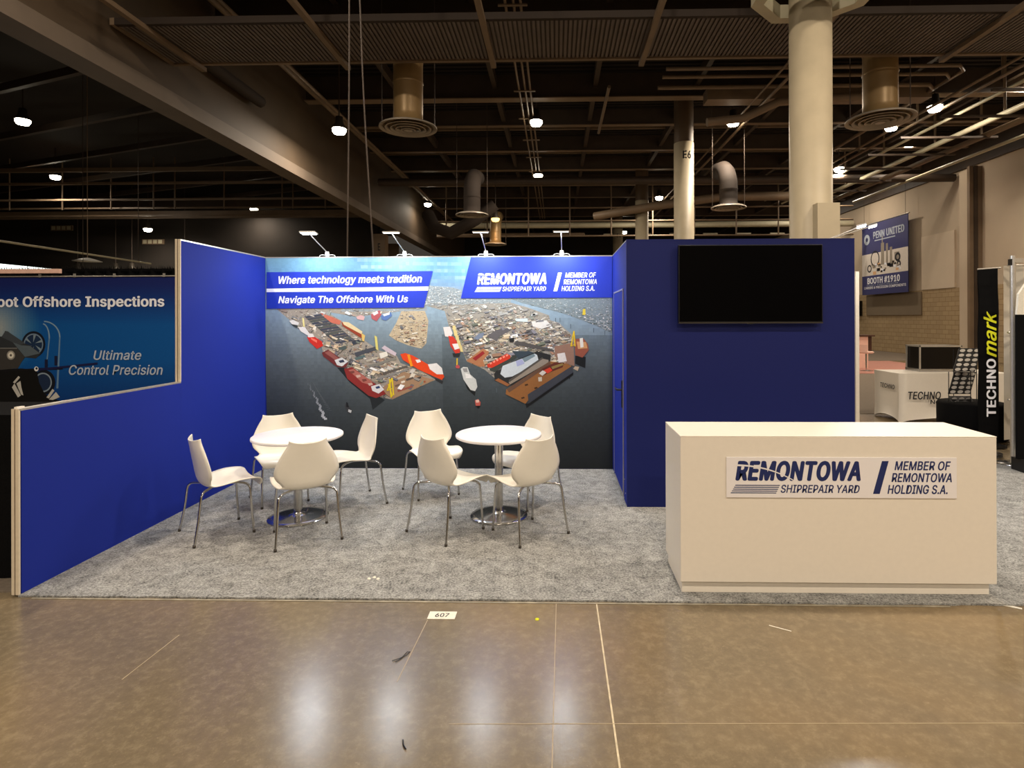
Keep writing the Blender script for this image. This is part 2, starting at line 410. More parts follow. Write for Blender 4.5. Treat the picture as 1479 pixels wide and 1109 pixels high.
for k in range(9):
    B().tube([(-2.5 + k * 2.2, 24, 9.2), (-2.5 + k * 2.2, 24, 6.1)], .04, 6).build('hanger_rod', 'iron_light', ceiling)
for z in (6.1, 6.9, 7.6): pipe([(-3, 24, z), (19, 24, z)], .045)
for k in range(10): beam(-2 + k * 2.1, 30, 7.0, -1.1 + k * 2.1, 30.15, 7.1, 'pipe_white', 'strip_light_body')
pipe([(-4.15, 5.6, 7.25), (-4.15, 7.9, 7.25)], .14, 'duct_dark')
pipe([(-2.6, 20, 6.6), (-2.2, 19.6, 5.9), (-1.4, 19.4, 5.6), (-.3, 19.4, 6.2), (.6, 19.4, 6.9)], .3, 'duct_dark', 'flexible_duct')
beam(7.7, 9.9, 7.95, 14.0, 10.4, 8.3, 'iron_light', 'duct')
pipe([(7.6, 9.6, 7.2), (8.6, 9.6, 7.3), (9.6, 9.6, 7.75), (12.5, 9.6, 7.9)], .12, 'iron_light', 'flexible_duct')
pipe([(5.2, 21, 6.6), (8, 20, 6.9), (11, 19.5, 7.2), (15, 19.5, 7.2)], .2, 'iron_light', 'flexible_duct')

g = tag(B().box(-4.8, -20, 6.3, -4.38, 42, 9.18).build('girder', 'girder'), 'huge brown boxed girder running diagonally overhead on the left', 'girder')
B().box(-4.86, -20, 6.0, -4.34, 42, 6.3).build('soffit', 'soffit', g)

# walkway with corrugated underside
t = thing('overhead_walkway', 'long walkway deck with corrugated metal underside across the top', 'walkway', (0, 0, 0))
x = -4.25; b = B()
while x < 19.6:
    b.box(x, 3.26, 6.84, x + .048, 4.72, 6.87); x += .081
o = b.build('corrugated_ribs', 'rib', t); o['kind'] = 'stuff'
B().box(-4.25, 3.22, 6.87, 19.8, 4.76, 6.93).build('deck_plate', 'iron', t)
B().box(-4.25, 4.72, 6.81, 19.8, 4.80, 6.93).build('rear_edge', 'iron_light', t)
B().box(-4.25, 3.16, 6.81, 19.8, 3.24, 6.93).build('front_edge', 'duct_dark', t)
B().box(-4.33, 3.16, 6.81, -4.25, 4.80, 6.93).build('end_edge', 'iron_light', t)
for k in range(8):
    x = -3.8 + k * 2.94
    B().box(x, 1.9, 6.73, x + .10, 4.9, 6.81).build('cross_bar', 'iron_light', t)
    B().tube([(x + .05, 2.0, 6.77), (x + .05, 2.0, 9.2)], .03, 6).build('hanger_rod', 'iron', t)

# ------------------------------------------------------------------ columns
def column(x, y, r, ztop, zpaint, label, text=None, name='column'):
    c = thing(name, label, 'column', (x, y, FZ), 0, 'round hall columns')
    B().lathe([(r, 0), (r, zpaint), (r, min(zpaint, ztop))], n=40).build('lower_shaft', 'col_cream', c)
    if ztop > zpaint: B().lathe([(r * .97, zpaint), (r * .97, ztop)], n=40).build('upper_shaft', 'col_brown', c)
    if text:
        b = B()
        fn = lambda u, v: (r * 1.006 * math.sin(u / r), -r * 1.006 * math.cos(u / r), v)
        put_text(b, text, fn, -.10, zpaint - .55, .17, zpaint - .3, .03)
        b.build('number', 'ink_dark', c)
    return c
c = column(7.37, 2.55, .312, 9.2, 7.3, 'big cream round column rising behind the blue storage room')
B().box(-.10, -.46, 0, .23, -.05, 3.45).build('corner_guard', 'col_cream', c)
# octagonal collar round the big column
r1 = .95
b = B(); q = [(r1 * math.cos(PI / 8 + k * PI / 4), r1 * math.sin(PI / 8 + k * PI / 4)) for k in range(8)]
q2 = [(.80 * a, .80 * d) for a, d in q]
vs = [(a, d, z) for z in (0, .22) for a, d in q] + [(a, d, z) for z in (0, .22) for a, d in q2]
fs = []
for k in range(8):
    j = (k + 1) % 8
    fs += [(k, j, 8 + j, 8 + k), (16 + k, 24 + k, 24 + j, 16 + j), (k, 16 + k, 16 + j, j), (8 + k, 8 + j, 24 + j, 24 + k)]
b.add(vs, fs)
col8 = thing('column_collar', 'white octagonal ring around the big column at the top edge', 'ring', (7.33, 2.2, 6.62))
b.build('ring_frame', 'pipe_white', col8)
for k in range(4):
    a = k * PI / 2 + PI / 4
    B().tube([(.82 * math.cos(a), .82 * math.sin(a), .2), (.82 * math.cos(a), .82 * math.sin(a), 2.55)], .02, 6).build('hanger_rod', 'iron', col8)
column(7.42, 11.7, .31, 9.2, 7.25, 'cream column marked E6 with a brown upper half', 'E6')
column(7.45, 20.8, .31, 9.2, 7.3, 'smaller cream column marked E5 left of the E6 column', 'E5')
column(7.29, 29.9, .31, 9.2, 7.35, 'farthest cream column seen just above the storage room corner', 'E4')
for X, Y, l in ((-5.1, 21, 'far pale square column under the girder marked with a letter, left of its twin'), (-5.95, 26, 'far pale square column under the girder, right of its twin')):
    c = thing('square_column', l, 'column', (X, Y, FZ))
    B().bevbox(-.28, -.28, 0, .28, .28, 5.8 if Y < 22 else 5.99).build('shaft', 'col_brown' if Y > 22 else 'iron_light', c)
    if Y < 22:
        b = B(); put_text(b, 'E', lambda u, v: (u, -.285, v), -.06, 5.0, .06, 5.35, .02); b.build('letter', 'ink_dark', c)

# ------------------------------------------------------------------ air diffusers on ducts
def diffuser(x, y, z, label, m, top=7.9, r=.56, rd=.285, bend=(0, .9)):
    t = thing('air_diffuser', label, 'air vent', (x, y, z), 0, 'round ceiling air diffusers')
    b = B()
    b.lathe([(r, 0), (r * .99, .03), (r * .88, .06), (r * .86, .02), (r, 0)], n=40)
    b.build('outer_ring', 'diffuser', t)
    for k, rr in enumerate((.80, .62, .44, .26)):
        B().lathe([(r * rr, -.01 - .012 * k), (r * rr * .86, .05), (r * rr * .84, .045), (r * (rr - .02), -.02 - .012 * k), (r * rr, -.01 - .012 * k)], n=36).build('cone_ring', 'diffuser', t)
    B().lathe([(.09, -.05), (.0, -.055)], n=20).build('centre_disc', 'diffuser', t)
    B().lathe([(r * .9, .05), (rd, .14), (rd, .3)], n=40).build('neck', m, t)
    h = top - z
    B().tube([(0, 0, .28), (0, 0, h * .55), (0, bend[1] * .06, h * .62), (0, bend[1] * .25, h * .8), (0, bend[1] * .6, h * .93), (0, bend[1] * 1.3, h)], rd, 32).build('duct', m, t)
    for sx in (-1, 1): B().tube([(sx * r * .93, 0, .04), (sx * r * .93, 0, 9.18 - z)], .01, 5).build('hanger_wire', 'iron', t)
    B().lathe([(rd + .008, h * .38), (rd + .014, h * .38 + .03), (rd + .008, h * .38 + .06)], n=36).build('duct_seam', m, t)
diffuser(.32, 5.22, 5.65, 'large round air diffuser under a beige duct above the mural', 'duct', 8.0, .59, .30)
diffuser(.50, 13.0, 5.25, 'mid-sized round diffuser under a dark duct, right of the girder', 'duct_dark', 6.8)
diffuser(.35, 22.0, 5.4, 'smallest round diffuser low above the mural wall below an amber lamp', 'duct', 7.0)
diffuser(9.92, 5.18, 5.70, 'large round diffuser under a beige duct right of the big column', 'duct', 8.1, .645, .32)
diffuser(9.0, 12.3, 5.3, 'round diffuser on a dark duct left of the big column', 'duct_dark', 6.8)

# ------------------------------------------------------------------ hall lamps
def lamp(x, y, z, label, warm=False, power=1.0, r=.19, top=9.2):
    t = thing('high_bay_lamp', label, 'lamp', (x, y, z), 0, 'hall ceiling lamps')
    B().lathe([(.0, .32), (.10, .32), (.12, .12), (r + .03, .0), (r + .03, -.03), (r, -.03)], n=24).build('housing', 'hay', t)
    B().lathe([(r, -.02), (r * 1.05, -.08), (r * .8, -.17), (0, -.21)], n=24).build('lens', 'bulb_warm' if warm else 'bulb', t)
    B().tube([(0, 0, .3), (0, 0, top - z)], .02, 6).build('stem', 'iron', t)
    if power: area_light('lamp_light', (x, y, z - .24), (0, 0, -1), r * 2, HALL_W * power, (1, .6, .3) if warm else WARM)
for x, y, l in ((-2.9, 9.9, 'bright starry hall lamp beside the girder and two cables'), (2.75, 11.6, 'upper of two bright lamps in line above the mural centre'),
                (2.6, 18.4, 'lower of two bright lamps in line above the mural centre'), (9.0, 11.8, 'hall lamp between the E6 column and the big column'),
                (14.6, 10.7, 'brightest hall lamp right of the large right diffuser'), (14.3, 12.4, 'small lamp peeping out under the large right diffuser'),
                (15.2, 17.7, 'hall lamp just right of the big column, above the banner'), (8.7, 23.2, 'hall lamp between the E5 and E6 columns'),
                (-3.6, 24.5, 'small hall lamp low beside the girder end'), (8.3, 35, 'faint hall lamp low left of the E5 column')):
    lamp(x, y, 8.0 if x != -2.9 else 7.25, l, power=(.9 if l.startswith(('bright', 'upper', 'hall', 'lower')) else .2))
lamp(.5, 20.6, 6.5, 'amber lamp glowing above the smallest diffuser', True, .12)
for x, y, z, l in ((-13.3, 11, 8, 'hall lamp alone in the top left corner'), (-18.4, 17.9, 8, 'small lamp below the corner lamp on the far left'),
                (-12.9, 24, 7.7, 'small lamp under the girder above the blue partition'), (-18.0, 23, 6.5, 'dim lamp left of the blue partition top')):
    lamp(x, y, z, l, power=.5)
for x, l in ((-22.6, 'leftmost'), (-20.5, 'second from left'), (-19.6, 'third from left'), (-16.7, 'rightmost')):
    lamp(x, 24, 4.45, l + ' of four small lamps just above the dark drape', power=0, r=.2)
# unseen rows added over and behind the photographer for front light on the booth
for y, e in ((-1.5, 1.1), (-8.0, 1.1), (-14.5, .9), (-20.5, .8)):
    for x in (-11, -1.6, 4.2, 10, 16):
        area_light('hall_fill_light', (x, y, 8.3), (0, 0, -1), .4, HALL_W * e * (1.0 if x > -5 else .4), WARM)
for y in (4.0, 10.5, 17, 23.5, 30):          # unseen lights added above the pipes to brighten the right-hand wall
    area_light('wall_fill_light', (17.6, y, 8.6), (0, 0, -1), .4, HALL_W * .75, WARM)

# ------------------------------------------------------------------ carpets
t = B()
pts = [(0.0, 0)]
fx = [(i * .05, -3.055 + random.uniform(-.006, .006)) for i in range(int(11.5 / .05) + 1)]
top = [(x, y, 0) for x, y in fx] + [(11.5, .3, 0), (0, .3, 0)]
bot = [(x, y, FZ + .0005) for x, y, z in top]
t.poly(top); N = len(top)
t.add(top + bot, [(i, N + i, N + (i + 1) % N, (i + 1) % N) for i in range(N)])
tag(t.build('carpet', 'carpet'), 'mottled light grey carpet under the tables and counter', 'carpet')
tag(B().box(8.2, 3.9, FZ, 20.1, 11.3, FZ + .008).build('aisle_carpet', 'aislecarpet'), 'plain grey carpet beyond the lettered table cover on the right', 'carpet')
tag(B().box(11, 11.4, FZ, 16.6, 16.6, FZ + .01).build('pink_carpet', 'pink'), 'pinkish carpet under the white bar stool', 'carpet')
tag(B().box(14, 16.8, FZ, 20.1, 40, FZ + .006).build('far_carpet', 'aislecarpet'), 'grey carpet strip at the foot of the far brick wall', 'carpet')
tag(B().box(-6, -3.0, FZ, -.05, 2.9, FZ + .01).build('dark_carpet', 'aislecarpet'), 'dark carpet corner left of the low partition end', 'carpet')
tag(B().box(0.1, -3.078, FZ + .001, 5.72, -3.064, FZ + .003).build('carpet_tape', 'old_tape'), 'thin white tape line along the front edge of the carpet', 'tape')
b = B().add([(6.02, -3.04, FZ + .001), (6.12, -3.10, FZ + .001), (6.13, -3.085, FZ + .001), (6.04, -3.02, FZ + .001), (6.02, -3.04, FZ + .004), (6.12, -3.10, FZ + .004), (6.13, -3.085, FZ + .004), (6.04, -3.02, FZ + .004)], [(0, 3, 2, 1), (4, 5, 6, 7), (0, 1, 5, 4), (1, 2, 6, 5), (2, 3, 7, 6), (3, 0, 4, 7)])
tag(b.build('loose_tape', 'tape'), 'loose scrap of white tape at the counter right foot', 'tape')
# booth number plate
t = tag(B().box(2.615, -3.272, FZ + .001, 2.775, -3.188, FZ + .004).build('number_sticker', 'tape'), 'small white floor sticker reading 607', 'sticker')
b = B(); put_text(b, '607', lambda u, v: (u, v, FZ + .0045), 2.655, -3.252, 2.735, -3.208, .02); b.build('number', 'ink_dark', t)
tag(B().lathe([(.012, 0), (.012, .004), (0, .005)], (3.25, -3.262, FZ + .0005), 10).build('yellow_scrap', 'ink_yellow'), 'tiny yellow scrap on the concrete near the carpet', 'scrap')
b = B().tube([(2.53, -3.68, FZ + .004), (2.56, -3.66, FZ + .004), (2.59, -3.63, FZ + .004), (2.60, -3.60, FZ + .004), (2.585, -3.60, FZ + .004), (2.57, -3.66, FZ + .004), (2.55, -3.69, FZ + .004)], .002, 5)
tag(b.build('cable_tie', 'black'), 'curled black thread lying on the concrete floor', 'thread')
b = B().tube([(2.73, -4.22, FZ + .004), (2.74, -4.25, FZ + .004), (2.755, -4.27, FZ + .004)], .003, 5)
tag(b.build('wood_sliver', 'black'), 'small dark sliver on the concrete near the lower picture edge', 'debris')
for px, py, w_ in ((2.15, -2.77, 'middle'), (2.18, -2.79, 'rightmost'), (2.12, -2.79, 'leftmost')):
    tag(B().lathe([(.012, 0), (.008, .005), (0, .006)], (px, py, .0), 8).build('paper_crumb', 'tape'), w_ + ' of three tiny white crumbs on the carpet front', 'crumb', 'white crumbs on the carpet')

# ------------------------------------------------------------------ booth: left partition
HW = 2.44; Dp = 3.046; d1 = 1.4985; h1 = 1.162; TH = .045
t = thing('side_partition', 'blue stepped side partition left of the tables', 'partition', (0, 0, 0))
B().box(-TH, -d1, .0, 0, -.001, HW - .012).build('tall_panel', 'blue', t)
B().box(-TH, -Dp + .012, .0, 0, -d1 - .0005, h1 - .012).build('low_panel', 'blue', t)
B().box(-TH - .001, -d1, HW - .012, .001, 0, HW).build('top_rail', 'alu', t)
B().box(-TH - .001, -Dp, h1 - .012, .001, -d1, h1).build('low_rail', 'alu', t)
def endpost(y, z0, z1):
    p = B().box(-TH - .001, y - .008, z0, -TH * .62, y + .004, z1).box(-TH * .45, y - .008, z0, .001, y + .004, z1).box(-TH * .62, y - .002, z0, -TH * .45, y + .004, z1).build('end_post', 'cream_profile', t)
    B().box(-TH * .6, y - .004, z0, -TH * .47, y - .0025, z1).build('groove', 'brown', p)
endpost(-Dp, 0, h1); endpost(-d1, h1 + .001, HW)
B().box(-.035, -Dp - .0, h1, -.015, -Dp + .05, h1 + .012).build('clip', 'white_lam', t)

# ------------------------------------------------------------------ booth: back wall with mural
Wb = 4.009
bw = thing('mural_wall', 'back wall printed with an aerial view of a shipyard', 'partition', (0, 0, 0))
B().box(-TH, .003, .0, Wb - .001, TH, HW - .012).build('wall_slab', 'blue', bw)
B().box(-TH, .002, HW - .012, Wb - .001, TH, HW).build('top_rail', 'alu', bw)
mural = B()
def mp(x, y, L=0):
    """print layout grid -> wall, L = ink layer"""
    xl = 386 - (y - 372.5) * .0148; xr = 887 - (y - 367) * .0161; s = (x - xl) / (xr - xl)
    yt = 372.5 - 5.5 * s; return (min(max(s, .0), 1.) * (Wb - .004) + .001, .002 - L * .0004, 2.428 * (677 - y) / (677 - yt))
def lerp(a, b, t): return tuple(p + (q - p) * t for p, q in zip(a, b))
def grad(stops, v):
    for (a, ca), (b_, cb) in zip(stops, stops[1:]):
        if v <= b_: return lerp(ca, cb, max(0, (v - a) / (b_ - a)))
    return stops[-1][1]
rng = random.Random(3)
WL = [(367, (112, 158, 184)), (395, (104, 150, 186)), (415, (124, 150, 176)), (440, (144, 168, 186)), (480, (126, 144, 156)), (530, (94, 105, 112)), (590, (62, 70, 75)), (640, (42, 48, 52)), (680, (28, 32, 35))]  # the print's own water tones, with lamp shading mixed into the gradient
nx, ny = 100, 62
y0g, y1g = 366.9, 677
def yy(j): return y0g + (y1g - y0g) * j / ny
for j in range(ny):
    for i in range(nx):
        xa, xb = 384 + 503.2 * i / nx, 384 + 503.2 * (i + 1) / nx; ya, yb = yy(j), yy(j + 1); ym = (ya + yb) / 2
        c = grad(WL, ym); xm = (xa + xb) / 2
        k = 1 + rng.uniform(-.03, .03)
        if 372 < ym < 440 and xm > 520: c = lerp(c, (186, 196, 206), .5 * max(0, math.sin(ym * .55 + xm * .03)) * rng.random())
        if xm > 640 and ym > 480: c = lerp(c, (20, 26, 30), .18)
        pts = []
        for (X, Y) in ((xa, yb), (xb, yb), (xb, ya), (xa, ya)):
            p = mp(X, Y); pts.append((p[0], p[1], min(max(p[2], 0.002), 2.427)))
        mural.add(pts, [(0, 1, 2, 3)], col=lin(tuple(q * k for q in c)))
slot = [0]
def poly(pts, c, L=2, org=None, sc=1):
    if org: pts = [(org[0] + x / sc, org[1] + y / sc) for x, y in pts]
    slot[0] = (slot[0] + 1) % 40; L = L + slot[0] / 40      # no two overlapping inks share a plane
    mural.add([mp(x, y, L) for x, y in pts][::-1], [list(range(len(pts)))], col=lin(c))
def inside(x, y, P):
    r = False
    for i in range(len(P)):
        (x1, y1), (x2, y2) = P[i], P[i - 1]
        if (y1 > y) != (y2 > y) and x < (x2 - x1) * (y - y1) / (y2 - y1) + x1: r = not r
    return r
A_ = (380, 430); SC = 5.546; Cc = (640, 430)
def T(org, pts): return [(org[0] + x / SC, org[1] + y / SC) for x, y in pts]
westI = T(A_, [(120, 95), (230, 185), (300, 255), (370, 300), (470, 370), (500, 480), (640, 560), (700, 650), (900, 790), (1040, 815), (1390, 655), (1290, 590), (1110, 520), (1080, 460), (940, 420), (830, 345), (800, 295), (620, 170), (520, 110), (640, 130), (760, 150), (1140, 100), (1140, 80), (120, 80)])
midI = T(A_, [(1130, 90), (1080, 200), (1020, 300), (1080, 340), (1180, 380), (1280, 405), (1320, 360), (1340, 180), (1300, 60)])
eastI = T(Cc, [(-110, 60), (30, 100), (60, 220), (150, 320), (170, 430), (200, 510), (340, 570), (420, 640), (520, 560), (600, 420), (740, 430), (850, 450), (860, 560), (1040, 540), (1060, 300), (1000, 250), (940, 190), (870, 170), (860, 130), (700, 70), (560, 30), (-110, 30)])
farR = T(Cc, [(560, 0), (640, 30), (900, 95), (1020, 130), (1180, 190), (1362, 275), (1362, -10), (560, -10)])
farL = T(Cc, [(-150, -110), (100, -90), (170, -70), (160, 0), (560, 0), (560, 30), (-150, 60)])
poly(westI, (160, 152, 140), 1); poly(midI, (190, 174, 146), 1); poly(eastI, (158, 154, 145), 1); poly(farR, (128, 142, 148), 1); poly(farL, (146, 158, 164), 1)
poly(T(A_, [(640, 60), (1330, 60), (1330, 100), (640, 110)]), (150, 160, 166), 1)
PAL = [(218, 210, 194), (150, 138, 126), (124, 124, 134), (238, 236, 230), (196, 176, 146), (98, 98, 102), (206, 194, 170), (170, 134, 112), (130, 138, 122), (182, 178, 172), (160, 150, 138)]
def scatter(P, n, w0, w1, ang, pal=PAL, L=3):
    xs = [p[0] for p in P]; ys = [p[1] for p in P]; k = 0; tries = 0
    while k < n and tries < n * 20:
        tries += 1
        x = rng.uniform(min(xs), max(xs)); y = rng.uniform(min(ys), max(ys))
        if not inside(x, y, P): continue
        s = (.35 + .65 * min(1, max(0, (y - 420) / 110)))
        w_ = rng.uniform(w0, w1) * s; h = w_ * rng.uniform(.25, .6)
        a = ang + rng.choice((0, 0, PI / 2.3)) + rng.uniform(-.15, .15); ca, sa = math.cos(a), math.sin(a)
        q = [(x + ca * u * w_ - sa * v * h, y + .62 * (sa * u * w_ + ca * v * h)) for u, v in ((-.5, -.5), (.5, -.5), (.5, .5), (-.5, .5))]
        if not all(inside(a_, b_, P) for a_, b_ in q): continue
        c = rng.choice(pal); f = rng.uniform(.82, 1.15); c = lerp(c, (188, 198, 204), .65 * min(1, max(0, (476 - y) / 44)))
        poly([(a_ + .2, b_ + h * .3) for a_, b_ in q], tuple(v * .5 for v in c), L)
        poly(q, tuple(min(250, v * f) for v in c), L + 1); k += 1
scatter(westI, 90, 9, 20, .55, L=2); scatter(midI, 25, 6, 12, -.2, PAL[:1] + PAL[4:8], L=2); scatter(eastI, 200, 9, 20, -.35, L=2)
scatter(westI, 900, 1.6, 6, .55); scatter(midI, 330, 1.4, 4.5, -.2, PAL[:1] + PAL[4:8]); scatter(eastI, 2000, 1.6, 6, -.35); scatter(farR, 600, 1.6, 6, .3, [(190, 196, 196), (90, 104, 100), (228, 226, 220), (70, 84, 80), (150, 158, 160)])
scatter(eastI, 150, 7, 15, -.35, L=5); scatter(westI, 60, 6, 13, .55, L=5)
scatter(farL, 600, 2, 8, .05, [(214, 216, 214), (120, 136, 140), (236, 232, 224), (150, 160, 160), (176, 160, 140)])
# long slate roofs on the west quay
for k in range(13):
    x, y = 340 + k * 20, 150 + k * 17
    w1 = 215 - k * 3
    poly([(x, y), (x + 150, y - 26), (x + 168, y - 12), (x + 18, y + 14)], (70 + 8 * (k % 3), 74 + 8 * (k % 3), 86), 5, A_, SC)
for (x, y, w1, h, c) in ((740, 440, 170, 45, (74, 78, 86)), (740, 480, 80, 30, (90, 110, 110)), (850, 540, 220, 28, (132, 130, 122)), (960, 600, 200, 24, (96, 90, 84)), (920, 640, 240, 22, (140, 138, 134)), (830, 500, 90, 20, (190, 184, 168)), (940, 445, 60, 60, (228, 224, 212)), (610, 400, 60, 40, (80, 92, 90)), (720, 350, 60, 40, (60, 66, 76))):
    poly([(x, y), (x + w1, y - w1 * .3), (x + w1 + 12, y - w1 * .3 + h * .6), (x + 12, y + h * .7)], c, 6, A_, SC)
poly([(960, 720), (1130, 590), (1380, 655), (1040, 812), (985, 770)], (164, 132, 104), 5, A_, SC)
for (x, y, w1, c) in ((1080, 640, 60, (190, 180, 160)), (1150, 650, 60, (90, 80, 74)), (1080, 740, 120, (150, 84, 70)), (1060, 700, 40, (110, 90, 78)), (1230, 640, 40, (70, 66, 64)), (1290, 665, 16, (160, 90, 60)), (1110, 670, 30, (225, 215, 200))):
    poly([(x, y), (x + w1, y - w1 * .32), (x + w1 + 6, y - w1 * .32 + 14), (x + 6, y + 16)], c, 6, A_, SC)
# ships and docks, west part
S_ = lambda pts, c, L=6, o=A_: poly(pts, c, L, o, SC)
S_([(600, 560), (700, 560), (700, 640), (980, 820), (880, 900), (860, 810), (700, 680)], (34, 40, 44), 1)
S_([(360, 315), (400, 300), (480, 350), (490, 385), (440, 410), (380, 355)], (206, 50, 40)); S_([(390, 318), (440, 340), (440, 362), (395, 335)], (240, 120, 100), 7)
S_([(218, 185), (250, 178), (298, 200), (290, 220), (240, 212)], (222, 222, 220)); S_([(230, 210), (285, 222), (280, 245), (245, 225)], (58, 66, 70), 5)
S_([(288, 235), (345, 235), (380, 285), (362, 300), (312, 270)], (226, 224, 222)); S_([(362, 285), (410, 290), (420, 315), (370, 318)], (228, 224, 218))
S_([(478, 440), (530, 415), (650, 500), (690, 520), (672, 560), (600, 555), (490, 470)], (112, 48, 48)); S_([(500, 440), (540, 425), (620, 490), (590, 505)], (150, 90, 84), 7)
S_([(580, 500), (640, 478), (690, 510), (640, 550), (600, 540)], (220, 222, 222), 8); S_([(612, 505), (650, 495), (662, 515), (625, 522)], (52, 58, 80), 9)
S_([(655, 570), (720, 555), (960, 730), (990, 770), (910, 804), (850, 785), (680, 650)], (140, 46, 44)); S_([(690, 580), (730, 570), (880, 670), (870, 700), (800, 680)], (176, 104, 94), 7)
for k in range(4): S_([(700 + k * 48, 590 + k * 32), (735 + k * 48, 585 + k * 32), (742 + k * 48, 600 + k * 32), (712 + k * 48, 610 + k * 32)], (206, 176, 164) if k % 2 else (120, 66, 60), 8)
S_([(870, 710), (940, 690), (975, 735), (930, 768), (880, 745)], (226, 226, 228), 8); S_([(905, 715), (935, 705), (945, 722), (915, 730)], (40, 60, 110), 9)
S_([(640, 195), (670, 190), (810, 285), (815, 328), (780, 310), (650, 225)], (150, 66, 44)); S_([(648, 190), (700, 195), (810, 270), (800, 290), (660, 215)], (222, 204, 160), 7)
S_([(470, 120), (560, 150), (640, 185), (625, 215), (560, 200), (510, 160)], (196, 110, 90), 6)
S_([(760, 150), (800, 135), (830, 150), (820, 178), (770, 170)], (210, 170, 170)); S_([(880, 130), (950, 95), (965, 130), (925, 185), (885, 165)], (176, 90, 96)); S_([(890, 120), (930, 100), (940, 120), (905, 140)], (226, 220, 220), 7)
S_([(960, 140), (1040, 110), (1050, 140), (1000, 180), (965, 170)], (90, 120, 176)); S_([(975, 130), (1030, 112), (1030, 130), (985, 145)], (226, 230, 236), 7)
S_([(1110, 450), (1150, 440), (1210, 460), (1330, 530), (1442, 590), (1460, 630), (1440, 655), (1380, 630), (1250, 570), (1130, 495)], (226, 72, 30), 8)
S_([(1330, 530), (1400, 520), (1442, 560), (1452, 610), (1400, 610), (1345, 570)], (234, 232, 230), 9); S_([(1230, 495), (1265, 490), (1275, 510), (1245, 520)], (236, 232, 230), 9)
S_([(1165, 455), (1185, 450), (1210, 545), (1190, 550)], (238, 150, 30), 9); S_([(1380, 640), (1450, 665), (1442, 690), (1390, 660)], (46, 48, 52), 4)
S_([(960, 400), (985, 380), (1080, 440), (1070, 465), (1000, 430)], (200, 186, 196), 7)
S_([(905, 300), (925, 310), (935, 420), (915, 410)], (214, 204, 120), 8); S_([(800, 280), (830, 300), (820, 350), (805, 340)], (222, 190, 110), 8)
S_([(325, 160), (338, 165), (345, 235), (330, 230)], (230, 220, 150), 8)
for (a, b_) in (((1000, 745), (1040, 640)), ((1040, 640), (1050, 780)), ((1000, 745), (1050, 720)), ((1010, 690), (1040, 790)), ((1020, 650), (1030, 800))):
    S_([(a[0] - 5, a[1]), (a[0] + 6, a[1]), (b_[0] + 6, b_[1]), (b_[0] - 5, b_[1])], (226, 200, 40), 10)
# wake and small boats
for k in range(26):
    tt = k / 25; x = 360 + 130 * tt ** .8 + 8 * math.sin(k * 1.3); y = 690 + 280 * tt; ww = 3 + 9 * tt
    S_([(x - ww, y), (x + ww, y - 6), (x + ww + 2, y + 9), (x - ww + 2, y + 12)], lerp((96, 104, 112), (190, 196, 204), tt), 3)
for k in range(11): S_([(400 + k * 11, 680 + k * 22), (403 + k * 11, 678 + k * 22), (440 + k * 11, 745 + k * 16), (437 + k * 11, 747 + k * 16)], (92, 100, 106), 2)
S_([(655, 870), (670, 840), (690, 870), (715, 900), (705, 930), (680, 925)], (60, 62, 66), 4); S_([(668, 838), (680, 842), (690, 880), (668, 878)], (26, 28, 34), 5); S_([(685, 895), (712, 905), (704, 925), (682, 915)], (200, 204, 208), 6)
# east part
E_ = lambda pts, c, L=6: poly(pts, c, L, Cc, SC)
E_([(15, 230), (70, 225), (90, 280), (75, 310), (30, 305)], (224, 218, 216)); E_([(55, 300), (95, 305), (148, 380), (146, 435), (110, 442), (70, 380)], (206, 60, 46)); E_([(85, 365), (138, 360), (146, 400), (105, 412)], (236, 230, 228), 7); E_([(85, 440), (150, 440), (140, 470), (95, 470)], (40, 44, 46), 4)
for k in range(5): E_([(90 + k * 12, 220 + k * 40), (112 + k * 12, 215 + k * 40), (124 + k * 12, 300 + k * 32), (104 + k * 12, 300 + k * 32)], (222, 204, 140), 8)
E_([(195, 500), (330, 400), (380, 430), (330, 500), (345, 545), (300, 548)], (176, 120, 84), 6); E_([(245, 480), (330, 420), (345, 440), (270, 500)], (150, 40, 44), 7)
E_([(360, 530), (520, 440), (548, 455), (545, 480), (400, 556), (365, 552)], (204, 58, 38), 8)
for k in range(6): E_([(380 + k * 26, 520 - k * 13), (395 + k * 26, 508 - k * 13), (402 + k * 26, 520 - k * 13), (388 + k * 26, 530 - k * 13)], (240, 150, 130), 9)
E_([(380, 565), (590, 450), (600, 470), (420, 590), (385, 580)], (60, 66, 62), 7); E_([(560, 420), (700, 420), (760, 440), (620, 490)], (56, 70, 82), 5)
E_([(440, 340), (360, 300), (440, 250), (540, 230), (560, 250), (470, 300)], (98, 96, 100), 6); E_([(590, 340), (650, 345), (900, 410), (890, 425), (720, 395), (580, 365)], (84, 82, 82), 7)
E_([(255, 320), (300, 280), (345, 270), (330, 310), (290, 330)], (120, 134, 156), 7); E_([(590, 160), (690, 155), (690, 185), (600, 180)], (206, 222, 224), 7); E_([(720, 180), (840, 170), (880, 215), (800, 240), (730, 220)], (222, 222, 218), 6); E_([(540, 320), (580, 310), (580, 345), (545, 350)], (32, 34, 36), 8)
E_([(415, 610), (440, 560), (760, 420), (870, 450), (860, 520), (560, 700), (420, 660)], (40, 42, 44), 5); E_([(420, 655), (450, 640), (540, 690), (520, 705)], (150, 96, 60), 6)
E_([(465, 605), (485, 540), (640, 480), (740, 440), (760, 450), (770, 490), (660, 570), (560, 625), (500, 635)], (202, 212, 220), 8); E_([(590, 500), (640, 485), (660, 520), (600, 545)], (168, 176, 216), 9); E_([(640, 480), (735, 440), (745, 460), (660, 510)], (120, 140, 150), 9)
